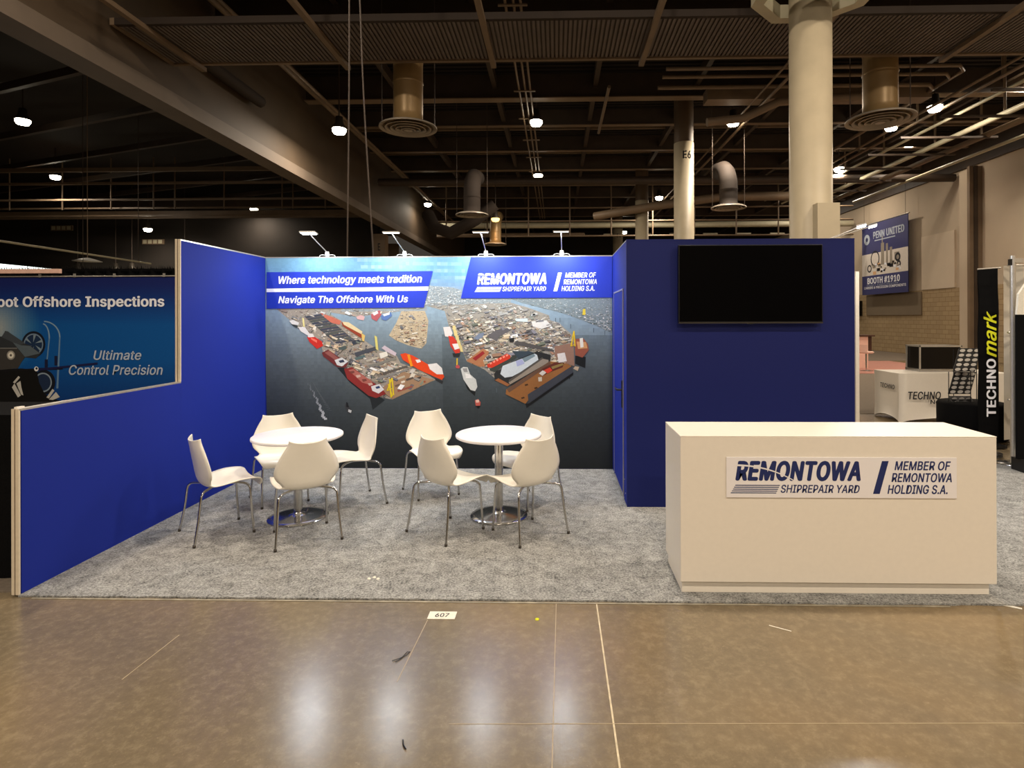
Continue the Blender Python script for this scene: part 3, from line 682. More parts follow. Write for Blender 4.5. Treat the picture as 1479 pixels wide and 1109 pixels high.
E_([(530, 670), (800, 480), (850, 490), (850, 510), (540, 690)], (150, 140, 128), 8); E_([(530, 655), (800, 468), (810, 478), (535, 672)], (84, 80, 76), 9)
E_([(510, 730), (860, 500), (1000, 520), (1040, 545), (680, 820), (660, 845), (505, 768)], (150, 100, 56), 8); E_([(515, 728), (860, 500), (868, 524), (532, 755)], (106, 78, 62), 9)
E_([(680, 770), (1035, 538), (1044, 590), (685, 842)], (62, 66, 76), 10); E_([(660, 845), (690, 842), (1044, 590), (1044, 612), (668, 880)], (22, 24, 28), 3); E_([(1000, 610), (1025, 600), (1015, 650)], (22, 24, 28), 3)
E_([(770, 600), (800, 560), (900, 510), (975, 512), (960, 550), (860, 590), (800, 620)], (96, 44, 34), 9); E_([(772, 600), (800, 575), (840, 585), (800, 618)], (220, 214, 206), 10); E_([(810, 575), (860, 550), (880, 575), (840, 600)], (216, 64, 44), 11); E_([(765, 630), (795, 628), (795, 662), (768, 665)], (206, 196, 180), 10)
E_([(870, 545), (960, 515), (970, 530), (880, 565)], (140, 120, 70), 11)
for (x, y) in ((640, 795), (670, 690), (745, 715)): E_([(x - 14, y), (x + 10, y - 8), (x + 16, y + 4), (x - 8, y + 12)], (70, 46, 26), 9)
E_([(920, 440), (980, 430), (995, 500), (930, 512)], (222, 218, 216), 10); E_([(900, 380), (1050, 350), (1055, 540), (1000, 520), (900, 460)], (150, 116, 100), 7)
E_([(1060, 320), (1130, 315), (1165, 360), (1170, 410), (1120, 470), (1062, 450)], (150, 84, 66), 7); E_([(1075, 340), (1150, 345), (1160, 395), (1085, 400)], (206, 154, 104), 8); E_([(1100, 315), (1125, 310), (1130, 385), (1105, 390)], (228, 224, 214), 9); E_([(1062, 455), (1145, 465), (1140, 555), (1060, 520)], (22, 26, 30), 3)
for (a, b_) in (((1030, 380), (1055, 255)), ((1055, 255), (1062, 380)), ((1030, 380), (1065, 360)), ((120, 540), (122, 480))):
    E_([(a[0] - 5, a[1]), (a[0] + 6, a[1]), (b_[0] + 5, b_[1]), (b_[0] - 4, b_[1])], (224, 190, 40), 12 if a[0] > 500 else 1)
E_([(1045, 560), (1060, 540), (1092, 545), (1080, 578)], (196, 176, 150), 8); E_([(1130, 80), (1150, 75), (1150, 125), (1125, 125)], (220, 196, 70), 7)
E_([(150, 565), (170, 550), (205, 552), (225, 610), (270, 650), (280, 710), (262, 744), (225, 735), (170, 650)], (206, 210, 208), 7); E_([(165, 562), (200, 560), (205, 590), (175, 590)], (150, 150, 150), 8); E_([(185, 600), (225, 612), (240, 640), (190, 640)], (238, 238, 236), 8); E_([(180, 680), (235, 745), (265, 748), (260, 785), (200, 730)], (24, 28, 30), 2)
E_([(258, 820), (285, 808), (304, 835), (300, 862), (265, 862)], (192, 92, 84), 7); E_([(265, 815), (292, 815), (292, 835), (268, 838)], (226, 190, 176), 8); E_([(260, 862), (302, 862), (285, 885)], (20, 22, 24), 6)
E_([(108, 545), (125, 530), (145, 545), (138, 562), (115, 560)], (186, 80, 84), 7)
for (x, y) in ((715, 100), (730, 100), (1028, 200), (910, 150), (945, 150), (1210, 230), (1298, 255), (430, 720)): E_([(x, y), (x + 5, y), (x + 4, y + 36), (x, y + 36)], (84, 98, 108), 4)
mural.build('printed_mural', 'print', bw)
# blue title strips of the print
b = B()
def flat(pts, m, name, L, z_off=None): return B().add([mp(x, y, L) for x, y in pts][::-1], [list(range(len(pts)))]).build(name, m, bw)
M['strip'] = mat('blue_print', (28, 54, 182), .55, noise=(60, .03))
flat([(387.2, 417), (388, 393), (629.5, 390), (623, 412.5)], 'strip', 'title_strip', 14)
flat([(387, 446), (387.2, 422), (622, 418.5), (615.5, 443)], 'strip', 'title_strip', 14)
flat([(387.2, 422), (387.4, 417), (623, 412.5), (622, 418.5)], 'ink_white', 'title_gap', 14)
flat([(684, 372), (684.8, 369.3), (886.8, 367.2), (886, 427), (669, 429.5)], 'strip', 'logo_panel', 14)
def fn_m(u, v):
    return mp(u, v, 15)
def line_m(s, x0, yb, x1, yt, slope=0, bold=.025, shear=.22):
    """text from (x0, yb baseline box bottom) to (x1, yt); slope: rise of the line towards the right"""
    vs, fs = text2d(s, bold, shear); b = B()
    b.add(ink(lambda x, y: mp(x0 + (x1 - x0) * x, (yb - slope * x) + (yt - yb) * y, 15), vs), fs); return b
line_m('Where technology meets tradition', 405, 413, 613.5, 398.5, 3.2).build('lettering', 'ink_white', bw)
line_m('Navigate The Offshore With Us', 404, 441, 593, 427.5, 2.5).build('lettering', 'ink_white', bw)

def logo(parent, fn, m, bg, L):
    """shipyard wordmark in a unit frame: u 0..1, v 0..1 ; fn(u, v, layer)"""
    def tx(s, u0, v0, u1, v1, bold, sh=.22):
        vs, fs = text2d(s, bold, sh); b = B(); b.add(ink(lambda x, y: fn(u0 + (u1 - u0) * x, v0 + (v1 - v0) * y, 0), vs), fs); b.build('lettering', m, parent)
    tx('REMONTOWA', .022, .38, .59, 1.0, .045)
    tx('SHIPREPAIR YARD', .228, .02, .585, .27, .016)
    tx('MEMBER OF', .742, .72, .995, 1.0, .022)
    tx('REMONTOWA', .728, .36, .999, .64, .022)
    tx('HOLDING S.A.', .71, .0, .98, .28, .022)
    B().add([fn(.645, 0, 0), (fn(.675, 0, 0)), fn(.716, 1, 0), fn(.686, 1, 0)], [(0, 1, 2, 3)]).build('slanted_bar', m, parent)
    for k in range(5):
        v = .0 + k * .058; o_ = .005 * k
        B().add([fn(.0 + o_, v, 0), fn(.207 + o_ * .8, v, 0), fn(.209 + o_ * .8, v + .028, 0), fn(.002 + o_, v + .028, 0)], [(0, 1, 2, 3)]).build('stripe', m, parent)
    top_, bot_ = [], []
    for k in range(25):
        q = k / 24; u = .03 + .255 * q; v = .86 - .03 * q - .42 * q ** 2.2; th = .055 * (1 - .45 * q)
        top_.append(fn(u, v + th / 2, 1)); bot_.append(fn(u, v - th / 2, 1))
    B().add(top_ + bot_, [(i + 25, i + 26, i + 1, i) for i in range(24)]).build('swoosh', bg, parent)
def fn_w(u, v, l): return mp(689 + u * 175.5, 420 - v * 27 - u * 2.5, 16 + 2 * l)
logo(bw, fn_w, 'ink_white', 'strip', 0)

# ------------------------------------------------------------------ storage room
d2 = 1.311; Wx = 2.0545; X1 = Wb + Wx
t = thing('storage_room', 'dark blue boxed storage room carrying the screen', 'cabin', (0, 0, 0))
B().box(Wb, -d2, 0, X1, -d2 + TH, HW - .01).build('front_panel', 'navy', t)
B().box(Wb, -d2 + TH + .0005, 0, Wb + TH, 0.04, HW - .01).build('side_panel', 'blue', t)
B().box(X1 - TH, -d2 + TH + .0005, 0, X1, 0.04, HW - .01).build('side_panel', 'blue', t)
B().box(Wb + TH, -.005, 0, X1 - TH, .04, HW - .01).build('rear_panel', 'blue', t)
B().box(Wb - .001, -d2 - .001, HW - .01, X1 + .001, -d2 + TH, HW).build('top_rail', 'navy', t)
B().box(Wb - .001, -d2 + TH, HW - .01, Wb + TH, .04, HW).build('top_rail', 'alu', t)
B().box(X1 - TH, -d2 + TH, HW - .01, X1 + .001, .04, HW).build('top_rail', 'alu', t)
B().box(Wb - .003, -d2 - .002, 0, Wb - .0005, -d2 + .012, HW - .01).build('corner_trim', 'navy', t)
d = B().box(Wb - .008, -1.06, .05, Wb - .001, -.24, 1.985).build('door', 'blue', t)
b = B().box(Wb - .012, -1.075, 1.99, Wb - .002, -.225, 2.005).box(Wb - .012, -1.075, .03, Wb - .002, -1.063, 1.99).box(Wb - .012, -.237, .03, Wb - .002, -.225, 1.99)
b.build('door_frame', 'alu', d)
b = B().box(Wb - .016, -1.02, .86, Wb - .0085, -.985, 1.12).tube([(Wb - .012, -1.0, 1.03), (Wb - .06, -1.0, 1.03), (Wb - .06, -.97, 1.03), (Wb - .06, -.87, 1.03)], .01, 8)
b.build('handle', 'black', d)
B().box(Wb - .006, -1.1, .012, Wb - .001, -.25, .022).build('floor_strip', 'alu', t)
for y, z in ((-1.12, .20), (-1.2, .09)): B().lathe([(.008, 0), (.006, .003), (0, .004)], (0, 0, 0), 10).build('bolt', 'alu', t)
for o, (y, z) in zip([q for q in t.children if q.name.startswith('bolt')], ((-1.12, .20), (-1.2, .09))): o.location = (Wb - .001, y, z); o.rotation_euler = (0, -PI / 2, 0)

# television
tv = thing('television', 'wide black flat screen mounted on the dark blue storage room', 'television', (0, 0, 0))
B().bevbox(4.465, -d2 - .075, 1.672, 5.745, -d2 - .03, 2.377, .003).build('housing', 'black', tv)
B().box(4.473, -d2 - .0765, 1.69, 5.737, -d2 - .0752, 2.369).build('screen', 'screen', tv)
B().box(4.465, -d2 - .078, 1.672, 5.745, -d2 - .0755, 1.682).build('bottom_bezel', 'hay', tv)
B().box(5.08, -d2 - .080, 1.666, 5.13, -d2 - .06, 1.673).build('sensor', 'black', tv)
B().box(4.85, -d2 - .03, 1.8, 5.35, -d2 - .0005, 2.2).build('wall_bracket', 'black', tv)

# ------------------------------------------------------------------ arm lamps on the wall tops
def arm_lamp(base, head, normal, label, base_dir='y', loop=True, en=1.0):
    t = thing('arm_lamp', label, 'lamp', base, 0, 'LED arm lamps on the walls')
    h = Vector(head) - Vector(base)
    B().tube([(0, 0, 0), (0, -.01, .03), (0, -.012, .06)], [.02, .026, .02], 14).build('base_cone', 'curb', t)
    B().tube([(0, -.012, .05), tuple(h * .5 + Vector((0, 0, .02))), tuple(h)], .0055, 8).build('arm', 'alu', t)
    hd = B().box(-.085, -.045, -.007, .085, .045, .007).build('head', 'curb', t); hd.location = h
    hd.rotation_euler = Vector(normal).to_track_quat('-Z', 'Y').to_euler()
    B().box(-.078, -.038, -.0095, .078, .038, -.0072).build('led_panel', 'led', hd)
    pts = [(-.09 + .0, .0, .0), (-.085, -.01, .015), (-.05, -.015, .022), (0, -.015, .012), (.05, -.015, .022), (.085, -.01, .015), (.09, 0, 0)]
    B().tube(crom(pts, 4), .0035, 6).build('power_cable', 'curb', t)
    wl = Vector(base) + h + Vector(normal).normalized() * .02
    area_light('arm_lamp_light', wl, normal, .15, ARM_W * en, COOL, 'RECTANGLE', .08)
for bx, hx, n, l in ((.72, .655, (.0, -.15, -1), 'first arm lamp from the left, glowing brightly on the mural wall'), (1.62, 1.565, (0, .05, -1), 'second arm lamp from the left on the mural wall'),
                  (2.56, 2.545, (0, .15, -1), 'third arm lamp from the left, head seen edge-on above the logo panel'), (3.43, 3.42, (0, .15, -1), 'fourth arm lamp from the left, upright beside the storage room')):
    arm_lamp((bx, .02, HW), (hx, -.34, 2.665), n, l)
arm_lamp((6.04, -.75, HW + .001), (6.42, -.75, 2.64), (.2, -.1, -1), 'glaring arm lamp at the top right corner of the storage room')
arm_lamp((6.04, .02, HW + .001), (6.95, .02, 2.76), (.2, -.1, -1), 'arm lamp reaching right from the storage room in front of the wall banner')

# ------------------------------------------------------------------ counter
c0, c1, cf, cb, hc = 4.1375, 6.0771, -2.9639, -2.4746, .9861
t = thing('reception_counter', 'long white reception counter with blue company lettering', 'counter', (0, 0, 0))
B().bevbox(c0, cf, .075, c1, cb, hc - .004, .003).build('body', 'white_lam', t)
B().bevbox(c0 - .001, cf - .001, hc - .004, c1 + .001, cb + .001, hc, .001).build('worktop', 'white_lam', t)
B().bevbox(c0 + .012, cf + .025, .0, c1 - .03, cb - .02, .075, .002).build('plinth', 'white_lam', t)
pl = B().bevbox(4.42, cf - .0075, .605, 5.83, cf - .001, .857, .0015).build('sign_plate', 'white_top', t)
def fn_c(u, v, l): return (4.445 + u * 1.355, cf - .0080 - .0007 * l, .632 + v * .203)
logo(pl, fn_c, 'ink_navy', 'white_top', 0)

# ------------------------------------------------------------------ tables
def make_table(x, y, r, label):
    t = thing('round_table', label, 'table', (x, y, 0), 0, 'round bistro tables')
    B().lathe([(0, .692), (r - .012, .692), (r - .002, .698), (r, .706), (r - .002, .716), (r - .008, .72), (0, .72)], n=72).build('tabletop', 'white_top', t)
    B().lathe([(.036, .018), (.036, .69)], n=32).build('column', 'chrome', t)
    B().lathe([(.11, .68), (.11, .6915), (0, .6915)], n=32).lathe([(.036, .66), (.11, .68)], n=32).build('top_plate', 'steel', t)
    B().lathe([(0, 0), (.245, 0), (.25, .004), (.248, .010), (.20, .018), (.08, .026), (.045, .034), (.036, .05)], n=64).build('base_disc', 'chrome', t)
make_table(1.12, -1.63, .374, 'round white table on the left, nearest the blue partition')
make_table(2.86, -1.555, .375, 'round white table on the right, nearer the storage room')

# ------------------------------------------------------------------ chairs
KZ = .93
def make_chair():
    root = thing('shell_chair', '', 'chair')
    P = [(.262, .400, .185), (.252, .432, .212), (.215, .455, .232), (.12, .462, .24), (.02, .452, .238), (-.08, .436, .22), (-.145, .430, .192), (-.19, .444, .175), (-.218, .482, .192),
         (-.232, .53, .224), (-.243, .585, .236), (-.262, .66, .216), (-.281, .735, .182), (-.298, .80, .145), (-.306, .832, .134)]
    P = [(y if y > .1 else .1 + (y - .1) * .76, z * KZ, hw) for y, z, hw in P]
    C = crom(P, 4); nu = 15; vs = []; n = len(C)
    for i, (y, z, hw) in enumerate(C):
        a = C[max(i - 1, 0)]; c = C[min(i + 1, n - 1)]; ty, tz = c[0] - a[0], c[1] - a[1]; l = math.hypot(ty, tz); ny_, nz_ = tz / l, -ty / l
        if nz_ < 0 and i < n * .4: ny_, nz_ = -ny_, -nz_
        # normal pointing to the sitter's side
        ny_, nz_ = (tz / l, -ty / l)
        s = i / (n - 1); cup = .022 if s < .42 else .022 + .026 * min(1, (s - .42) / .2)
        if s < .1: cup = .022 - .03 * (1 - s / .1)
        for k in range(nu):
            u = -1 + 2 * k / (nu - 1); e = abs(u) ** 2.4 * cup
            zz = z + nz_ * e; yy_ = y + ny_ * e
            if s > .93: zz += .012 * abs(u) ** 3 * (s - .93) / .07
            vs.append((u * hw, yy_, zz))
    fs = [(i * nu + k, i * nu + k + 1, (i + 1) * nu + k + 1, (i + 1) * nu + k) for i in range(n - 1) for k in range(nu - 1)]
    b = B(); b.add(vs, fs, True); sh = b.build('seat_shell', 'shell', root)
    md = sh.modifiers.new('thickness', 'SOLIDIFY'); md.thickness = .008; md.offset = 0
    for sx in (-1, 1):
        rear = [(.238, -.228, .004), (.222, -.196, .20), (.212, -.178, .37), (.205, -.168, .402), (.185, -.152, .420), (.15, -.12, .424), (.09, -.07, .428)]
        front = [(.20, .205, .004), (.196, .19, .2), (.188, .18, .375), (.18, .172, .405), (.165, .155, .425), (.13, .11, .437), (.09, .05, .437)]
        for q in (rear, front):
            pts = [(sx * a, b_, max(c * KZ, .004)) for a, b_, c in crom(q, 3)]
            lg = B().tube(pts, .0095, 12).build('leg', 'chrome', root)
            x, y, z = pts[0]
            B().lathe([(.0, -.004), (.0115, -.004), (.0115, .016), (.0098, .016)], (x, y, z), 12).build('foot_cap', 'hay', lg)
    b = B().tube([(-.095, -.075, .426), (.095, -.075, .426)], .008, 8).tube([(-.095, .055, .436), (.095, .055, .436)], .008, 8).tube([(-.09, -.075, .426), (-.09, .055, .436)], .008, 8).tube([(.09, -.075, .426), (.09, .055, .436)], .008, 8)
    b.v = [(x, y, z * KZ) for x, y, z in b.v]; b.build('seat_frame', 'chrome', root)
    return root
ch = make_chair()
CH = [(.63, -1.98, 45, 'white shell chair leftmost of all, side-on against the blue partition'),
      (.735, -1.14, -54, 'white shell chair behind the left table, facing forward by the partition'),
      (1.365, -2.05, 122, 'white shell chair in front of the left table, its back to the viewer'),
      (1.46, -1.20, 217, 'white shell chair on the right side of the left table, turned left'),
      (2.135, -.895, -61, 'white shell chair at the rear left of the right table, facing forward'),
      (2.48, -1.92, 52, 'white shell chair at the front left of the right table, back turned'),
      (3.13, -1.94, 129, 'white shell chair at the front right of the right table, back turned'),
      (3.10, -1.17, 226, 'white shell chair mostly hidden at the rear right of the right table')]
for i, (x, y, a, l) in enumerate(CH):
    o = ch if i == 0 else copy_tree(ch)
    o.location = (x, y, 0); o.rotation_euler = (0, 0, math.radians(a - 90)); o['label'] = l; o['group'] = 'white shell chairs around the tables'

# ------------------------------------------------------------------ hanging cables behind the mural wall
for i, (pts, l) in enumerate(((((.60, .9, 9.15), (.66, .9, 5.9), (.62, .9, 2.0), (.60, .9, FZ)), 'left of two thin dark cables hanging in front of the girder'), (((.69, .9, 9.15), (.80, .9, 5.9), (.86, .9, 4.4), (1.0, .9, 2.0), (1.06, .9, FZ)), 'right of two thin dark cables, slightly slack'))):
    tag(B().tube(crom(pts, 6), .011, 6).build('hanging_cable', 'iron'), l, 'cable')

# ------------------------------------------------------------------ left neighbour
def nb(x, y, L=0): return (-3.15 + (x - 250) * .01204, 3.0 - .004 - .0006 * L, 2.44 - (y - 401) * .0118)
nbt = thing('neighbour_banner', 'blue printed banner about robot offshore inspections, left edge', 'banner', (0, 0, 0))
b = B()
for j in range(72):
    for i in range(90):
        xa = -60 + 4 * i; xb = xa + 4; ya = 401 + 3 * j; yb = ya + 3; xm = xa + 2; ym = ya + 1.5
        tt = min(1, max(0, (ym - 410) / 60)); c = lerp((12, 28, 92), (0, 78, 146), tt); c = lerp(c, (0, 42, 104), min(1, max(0, (ym - 520) / 90)))
        d_ = math.hypot(xm + 5, ym - 475); c = lerp((150, 158, 160), c, min(1, max(0, d_ - 10) / 60)) if ym > 440 and xm + (ym - 440) * .3 < 90 else c
        b.add([nb(xa, yb), nb(xb, yb), nb(xb, ya), nb(xa, ya)], [(0, 1, 2, 3)], col=lin(c))
def P_(pts, c, L=1):
    slot[0] = (slot[0] + 1) % 40; L = L + slot[0] / 40
    b.add([nb(x, y, L) for x, y in pts][::-1], [list(range(len(pts)))], col=lin(c))
def Z_(pts): return [(x / 6.93, 460 + y / 6.93) for x, y in pts]
def ring(cx_, cy_, r0, r1_, c, L):
    n = 28
    for k in range(n):
        a0, a1 = 2 * PI * k / n, 2 * PI * (k + 1) / n
        P_(Z_([(cx_ + r0 * .9 * math.cos(a0), cy_ + r0 * math.sin(a0)), (cx_ + r1_ * .9 * math.cos(a0), cy_ + r1_ * math.sin(a0)), (cx_ + r1_ * .9 * math.cos(a1), cy_ + r1_ * math.sin(a1)), (cx_ + r0 * .9 * math.cos(a1), cy_ + r0 * math.sin(a1))]), c, L)
def disc(cx_, cy_, r, c, L): P_(Z_([(cx_ + r * .9 * math.cos(2 * PI * k / 28), cy_ + r * math.sin(2 * PI * k / 28)) for k in range(28)]), c, L)
disc(365, 260, 132, (12, 20, 34), 2); disc(365, 260, 112, (22, 44, 74), 3); ring(365, 260, 96, 108, (110, 130, 150), 4)
for k in range(6):
    a = k * PI / 3 + .4; P_(Z_([(365 + 20 * math.cos(a), 260 + 20 * math.sin(a)), (365 + 95 * math.cos(a + .12), 260 + 95 * math.sin(a + .12)), (365 + 95 * math.cos(a + .4), 260 + 95 * math.sin(a + .4))]), (120, 138, 150), 4)
P_(Z_([(-420, 190), (60, 180), (80, 125), (110, 130), (270, 250), (330, 270), (440, 350), (390, 400), (280, 390), (200, 500), (-420, 560)]), (44, 48, 52), 5)
P_(Z_([(45, 185), (85, 125), (115, 135), (280, 245), (250, 262), (210, 265)]), (62, 68, 74), 6)
P_(Z_([(160, 240), (210, 300), (280, 385), (430, 350), (330, 275), (240, 268)]), (84, 96, 104), 6)
P_(Z_([(-420, 300), (200, 300), (275, 385), (210, 500), (-420, 545)]), (58, 56, 54), 6); P_(Z_([(-420, 294), (200, 294), (205, 302), (-420, 302)]), (120, 120, 118), 7)
disc(140, 368, 46, (150, 146, 138), 7); disc(140, 368, 32, (222, 216, 200), 8); disc(140, 368, 12, (90, 84, 78), 9)
disc(470, 640, 125, (12, 18, 30), 2); disc(455, 640, 100, (24, 42, 70), 3); ring(460, 640, 84, 98, (130, 146, 160), 4)
P_(Z_([(-420, 540), (250, 500), (400, 520), (420, 640), (480, 760), (640, 830), (640, 1400), (-420, 1400)]), (10, 10, 11), 5)
for q in ([(150, 690), (175, 650), (240, 770), (210, 790)], [(195, 650), (235, 625), (245, 690), (265, 770), (240, 760), (215, 700)], [(160, 640), (215, 575), (232, 590), (180, 650)], [(495, 790), (555, 705), (575, 720), (520, 800)], [(520, 810), (590, 735), (628, 785), (560, 815)]): P_(Z_(q), (190, 188, 180), 7)
for k in range(16):
    a0, a1 = -PI / 2 + (k / 16) * PI / 2, -PI / 2 + ((k + 1) / 16) * PI / 2
    for (cx_, cy_, rx, ry) in ((470, 190, 165, 165), (460, 200, 70, 150)):
        P_(Z_([(cx_ + rx * math.cos(a0), cy_ + ry * math.sin(a0)), (cx_ + (rx - 14) * math.cos(a0), cy_ + (ry - 12) * math.sin(a0)), (cx_ + (rx - 14) * math.cos(a1), cy_ + (ry - 12) * math.sin(a1)), (cx_ + rx * math.cos(a1), cy_ + ry * math.sin(a1))]), (120, 150, 176), 3)
P_(Z_([(621, 190), (635, 190), (612, 700), (592, 700)]), (96, 130, 164), 3); P_(Z_([(516, 200), (530, 200), (500, 480), (488, 480)]), (96, 130, 164), 3)
P_(Z_([(575, 375), (605, 375), (605, 470), (575, 470)]), (16, 24, 56), 6); P_(Z_([(478, 410), (508, 410), (508, 490), (478, 490)]), (16, 24, 56), 6)
P_([(9, 537), (95, 533.5), (95, 529.5), (9, 535)], (14, 14, 18), 8); P_([(55, 533), (145, 523.5), (145, 526.5), (55, 536)], (22, 26, 70), 9)
disc(395, 505, 24, (226, 226, 226), 10); disc(398, 500, 12, (30, 30, 40), 11)
b.build('printed_sheet', 'print', nbt)
B().box(-6.9, 3.0, .35, -2.4, 3.008, 2.45).build('backing', 'black_cloth', nbt)
def ln(s, x0, yb, x1, yt, bold, sh, m):
    vs, fs = text2d(s, bold, sh); bb = B(); bb.add(ink(lambda x, y: nb(x0 + (x1 - x0) * x, yb + (yt - yb) * y, 13), vs), fs); bb.build('lettering', m, nbt)
ln('Robot Offshore Inspections', -24, 447.5, 241, 428, .028, 0, 'ink_white')
ln('Ultimate', 139.5, 520, 208, 506, .012, .22, 'ink_grey'); ln('Control Precision', 104, 541.5, 238.5, 527, .012, .22, 'ink_grey')
B().tube([(-6.9, 2.99, 2.455), (-2.4, 2.99, 2.455)], .012, 8).build('top_pole', 'alu', nbt)
for x in (2, 63, 113, 170, 241): B().box(nb(x, 0)[0] - .02, 2.975, 2.44, nb(x, 0)[0] + .02, 2.985, 2.50).build('hook', 'alu', nbt)
t = thing('black_drape', 'fringed black drape standing behind the blue robot banner', 'curtain', (0, 0, 0))
b = B(); N = 180
b.add([(-8.4 + 6.1 * i / N, 3.2 + .03 * math.sin(i * 1.1), z) for z in (FZ, 2.6) for i in range(N + 1)], [(i, i + 1, N + 2 + i, N + 1 + i) for i in range(N)])
b.build('cloth', 'black_cloth', t)
b = B()
for i in range(500):
    x = -8.4 + 6.1 * i / 500; h = rng.uniform(.02, .07); b.add([(x, 3.18, 2.55), (x + .02, 3.18, 2.55), (x + rng.uniform(-.01, .03), 3.16, 2.6 + h)], [(0, 1, 2)])
b.build('fringe', 'black_cloth', t)['kind'] = 'stuff'
tag(B().bevbox(-6.6, 2.94, 2.505, -5.02, 2.985, 2.58).build('sign_board', 'pinkwhite'), 'short pale board lying along the banner top at the left edge', 'board')
t = thing('draped_table', 'black draped tall table at the left edge behind the low partition', 'table', (-.62, -2.5, FZ))
b = B(); N = 48; ring_ = []
for i in range(N):
    a = i / N * 4; k = int(a); q = a - k
    p = [(-.45 + .9 * q, -.32), (.45, -.32 + .64 * q), (.45 - .9 * q, .32), (-.45, .32 - .64 * q)][k]; ring_.append(p)
b.add([(x * (1 + .02 * math.sin(i * 2.1)), y * (1 + .02 * math.sin(i * 2.1)), .012) for i, (x, y) in enumerate(ring_)] + [(x * .97, y * .97, 1.08) for x, y in ring_], [(i, (i + 1) % N, N + (i + 1) % N, N + i) for i in range(N)])
b.build('cloth_skirt', 'black_cloth', t); B().box(-.43, -.30, 1.075, .43, .30, 1.095).build('top', 'black_cloth', t)
t = tag(B().box(-9.32, 4, 2.4, -9.25, 9, 3.0).build('lightbox_sign', 'iron'), 'glowing white lightbox wedge above the drape at the left edge', 'sign')
B().box(-9.25, 4.05, 2.42, -9.235, 8.95, 2.99).build('light_face', 'lightbox', t)
for y in (4.5, 8.5): B().tube([(-9.29, y, 3.0), (-9.29, y, 9.2)], .008, 5).build('hanger_wire', 'iron', t)
t = thing('pendant_lamp', 'flat white pendant disc hanging top left above the lightbox', 'lamp', (-9.5, 8.9, 3.32))
B().lathe([(0, .0), (.2, -.01), (.34, .0), (.2, .05), (.06, .09), (0, .1)], n=28).build('shade', 'curb', t); B().tube([(0, 0, .09), (0, 0, 5.88)], .012, 6).build('cord', 'iron_light', t)
t = tag(B().tube([(-11.1, 5, 3.8), (-11.75, 14.5, 3.8)], .03, 8).build('truss_tube', 'pipe_white'), 'thin pale tube slanting above the lightbox on the far left', 'tube')
B().tube([(-11.16, 6, 3.8), (-11.16, 6, 9.2)], .012, 5).build('hanger_wire', 'iron', t); B().tube([(-11.7, 13.8, 3.8), (-11.7, 13.8, 9.2)], .012, 5).build('hanger_wire', 'iron', t)
for (x, z, l) in ((-24.3, 6.85, 'larger louvred wall vent high on the far left wall'), (-19.1, 6.05, 'smaller louvred wall vent above the blue partition shoulder')):
    t = thing('wall_vent', l, 'air vent', (x, 24.98, z))
    B().box(-.62, -.06, -.14, .62, .01, .14).build('frame', 'iron_light', t)
    for k in range(4): B().box(-.56 + k * .29, -.075, -.1, -.36 + k * .29, -.06, .1).build('louvre', 'pipe_white', t)

# ------------------------------------------------------------------ right side neighbours
t = thing('covered_table', 'table in a stretch white cover lettered in black, behind the counter', 'table', (9.0, 3.0, FZ))
b = B(); L_, D_, H_t = 1.85, .75, .812
def cover_ring(z):
    out = []; n = 14
    q = z / H_t; pin = .035 * math.sin(PI * min(1, q)) * (1 - .2 * q)
    cs = [(0, 0), (L_, 0), (L_, D_), (0, D_)]
    for i in range(4):
        (xa, ya), (xb, yb) = cs[i], cs[(i + 1) % 4]
        for k in range(n):
            s = k / n; x = xa + (xb - xa) * s; y = ya + (yb - ya) * s; e = pin * math.sin(PI * s) * .8 + pin * .4
            nx_, ny_ = ((0, 1), (-1, 0), (0, -1), (1, 0))[i]
            zz = z
            if z < .01: zz = .09 * math.sin(PI * s) ** .6 if 0 < s < 1 else 0
            out.append((x + nx_ * e, y + ny_ * e, zz))
    return out
zs = [0, .1, .25, .4, .55, .7, .79, H_t]; rings = [cover_ring(z) for z in zs]; n = len(rings[0])
b.add([p for r in rings for p in r], [(j * n + i, j * n + (i + 1) % n, (j + 1) * n + (i + 1) % n, (j + 1) * n + i) for j in range(len(zs) - 1) for i in range(n)], True)
b.poly(rings[-1]); b.build('cover', 'white_lam', t)
b = B(); put_text(b, 'TECHNO', lambda u, v: (u - 9.0, -.004, v - FZ), 9.14, .375, 9.67, .505, .02, .15); b.build('lettering', 'ink_dark', t)
b = B(); put_text(b, 'North', lambda u, v: (u - 9.0, -.004, v - FZ), 9.5, .30, 9.80, .37, .012, 0); b.build('lettering', 'ink_dark', t)
b = B(); put_text(b, 'TECHNO', lambda u, v: (-.004, u, v - FZ), .2, .52, .62, .60, .02, .15); b2 = b
b.v = [(x, D_ - y, z) for x, y, z in b.v]; b.build('lettering', 'ink_dark', t)
t = thing('display_case', 'dark glass display case in an aluminium frame on the white covered table', 'display case', (9.52, 3.3, .801))
B().box(.02, .0, .05, .68, .38, .42).build('glass_box', 'case_glass', t)
B().box(-.01, -.015, .0, .70, .39, .05).build('base', 'steel', t)
b = B()
for x in (0, .68):
    for y in (0, .37): b.box(x - .008, y - .01, .05, x + .012, y + .012, .43)
b.box(-.01, -.012, .42, .70, -.0, .445).box(-.01, .37, .42, .70, .39, .445).box(-.01, -.012, .42, .01, .39, .445).box(.68, -.012, .42, .70, .39, .445)
b.build('frame', 'alu', t)
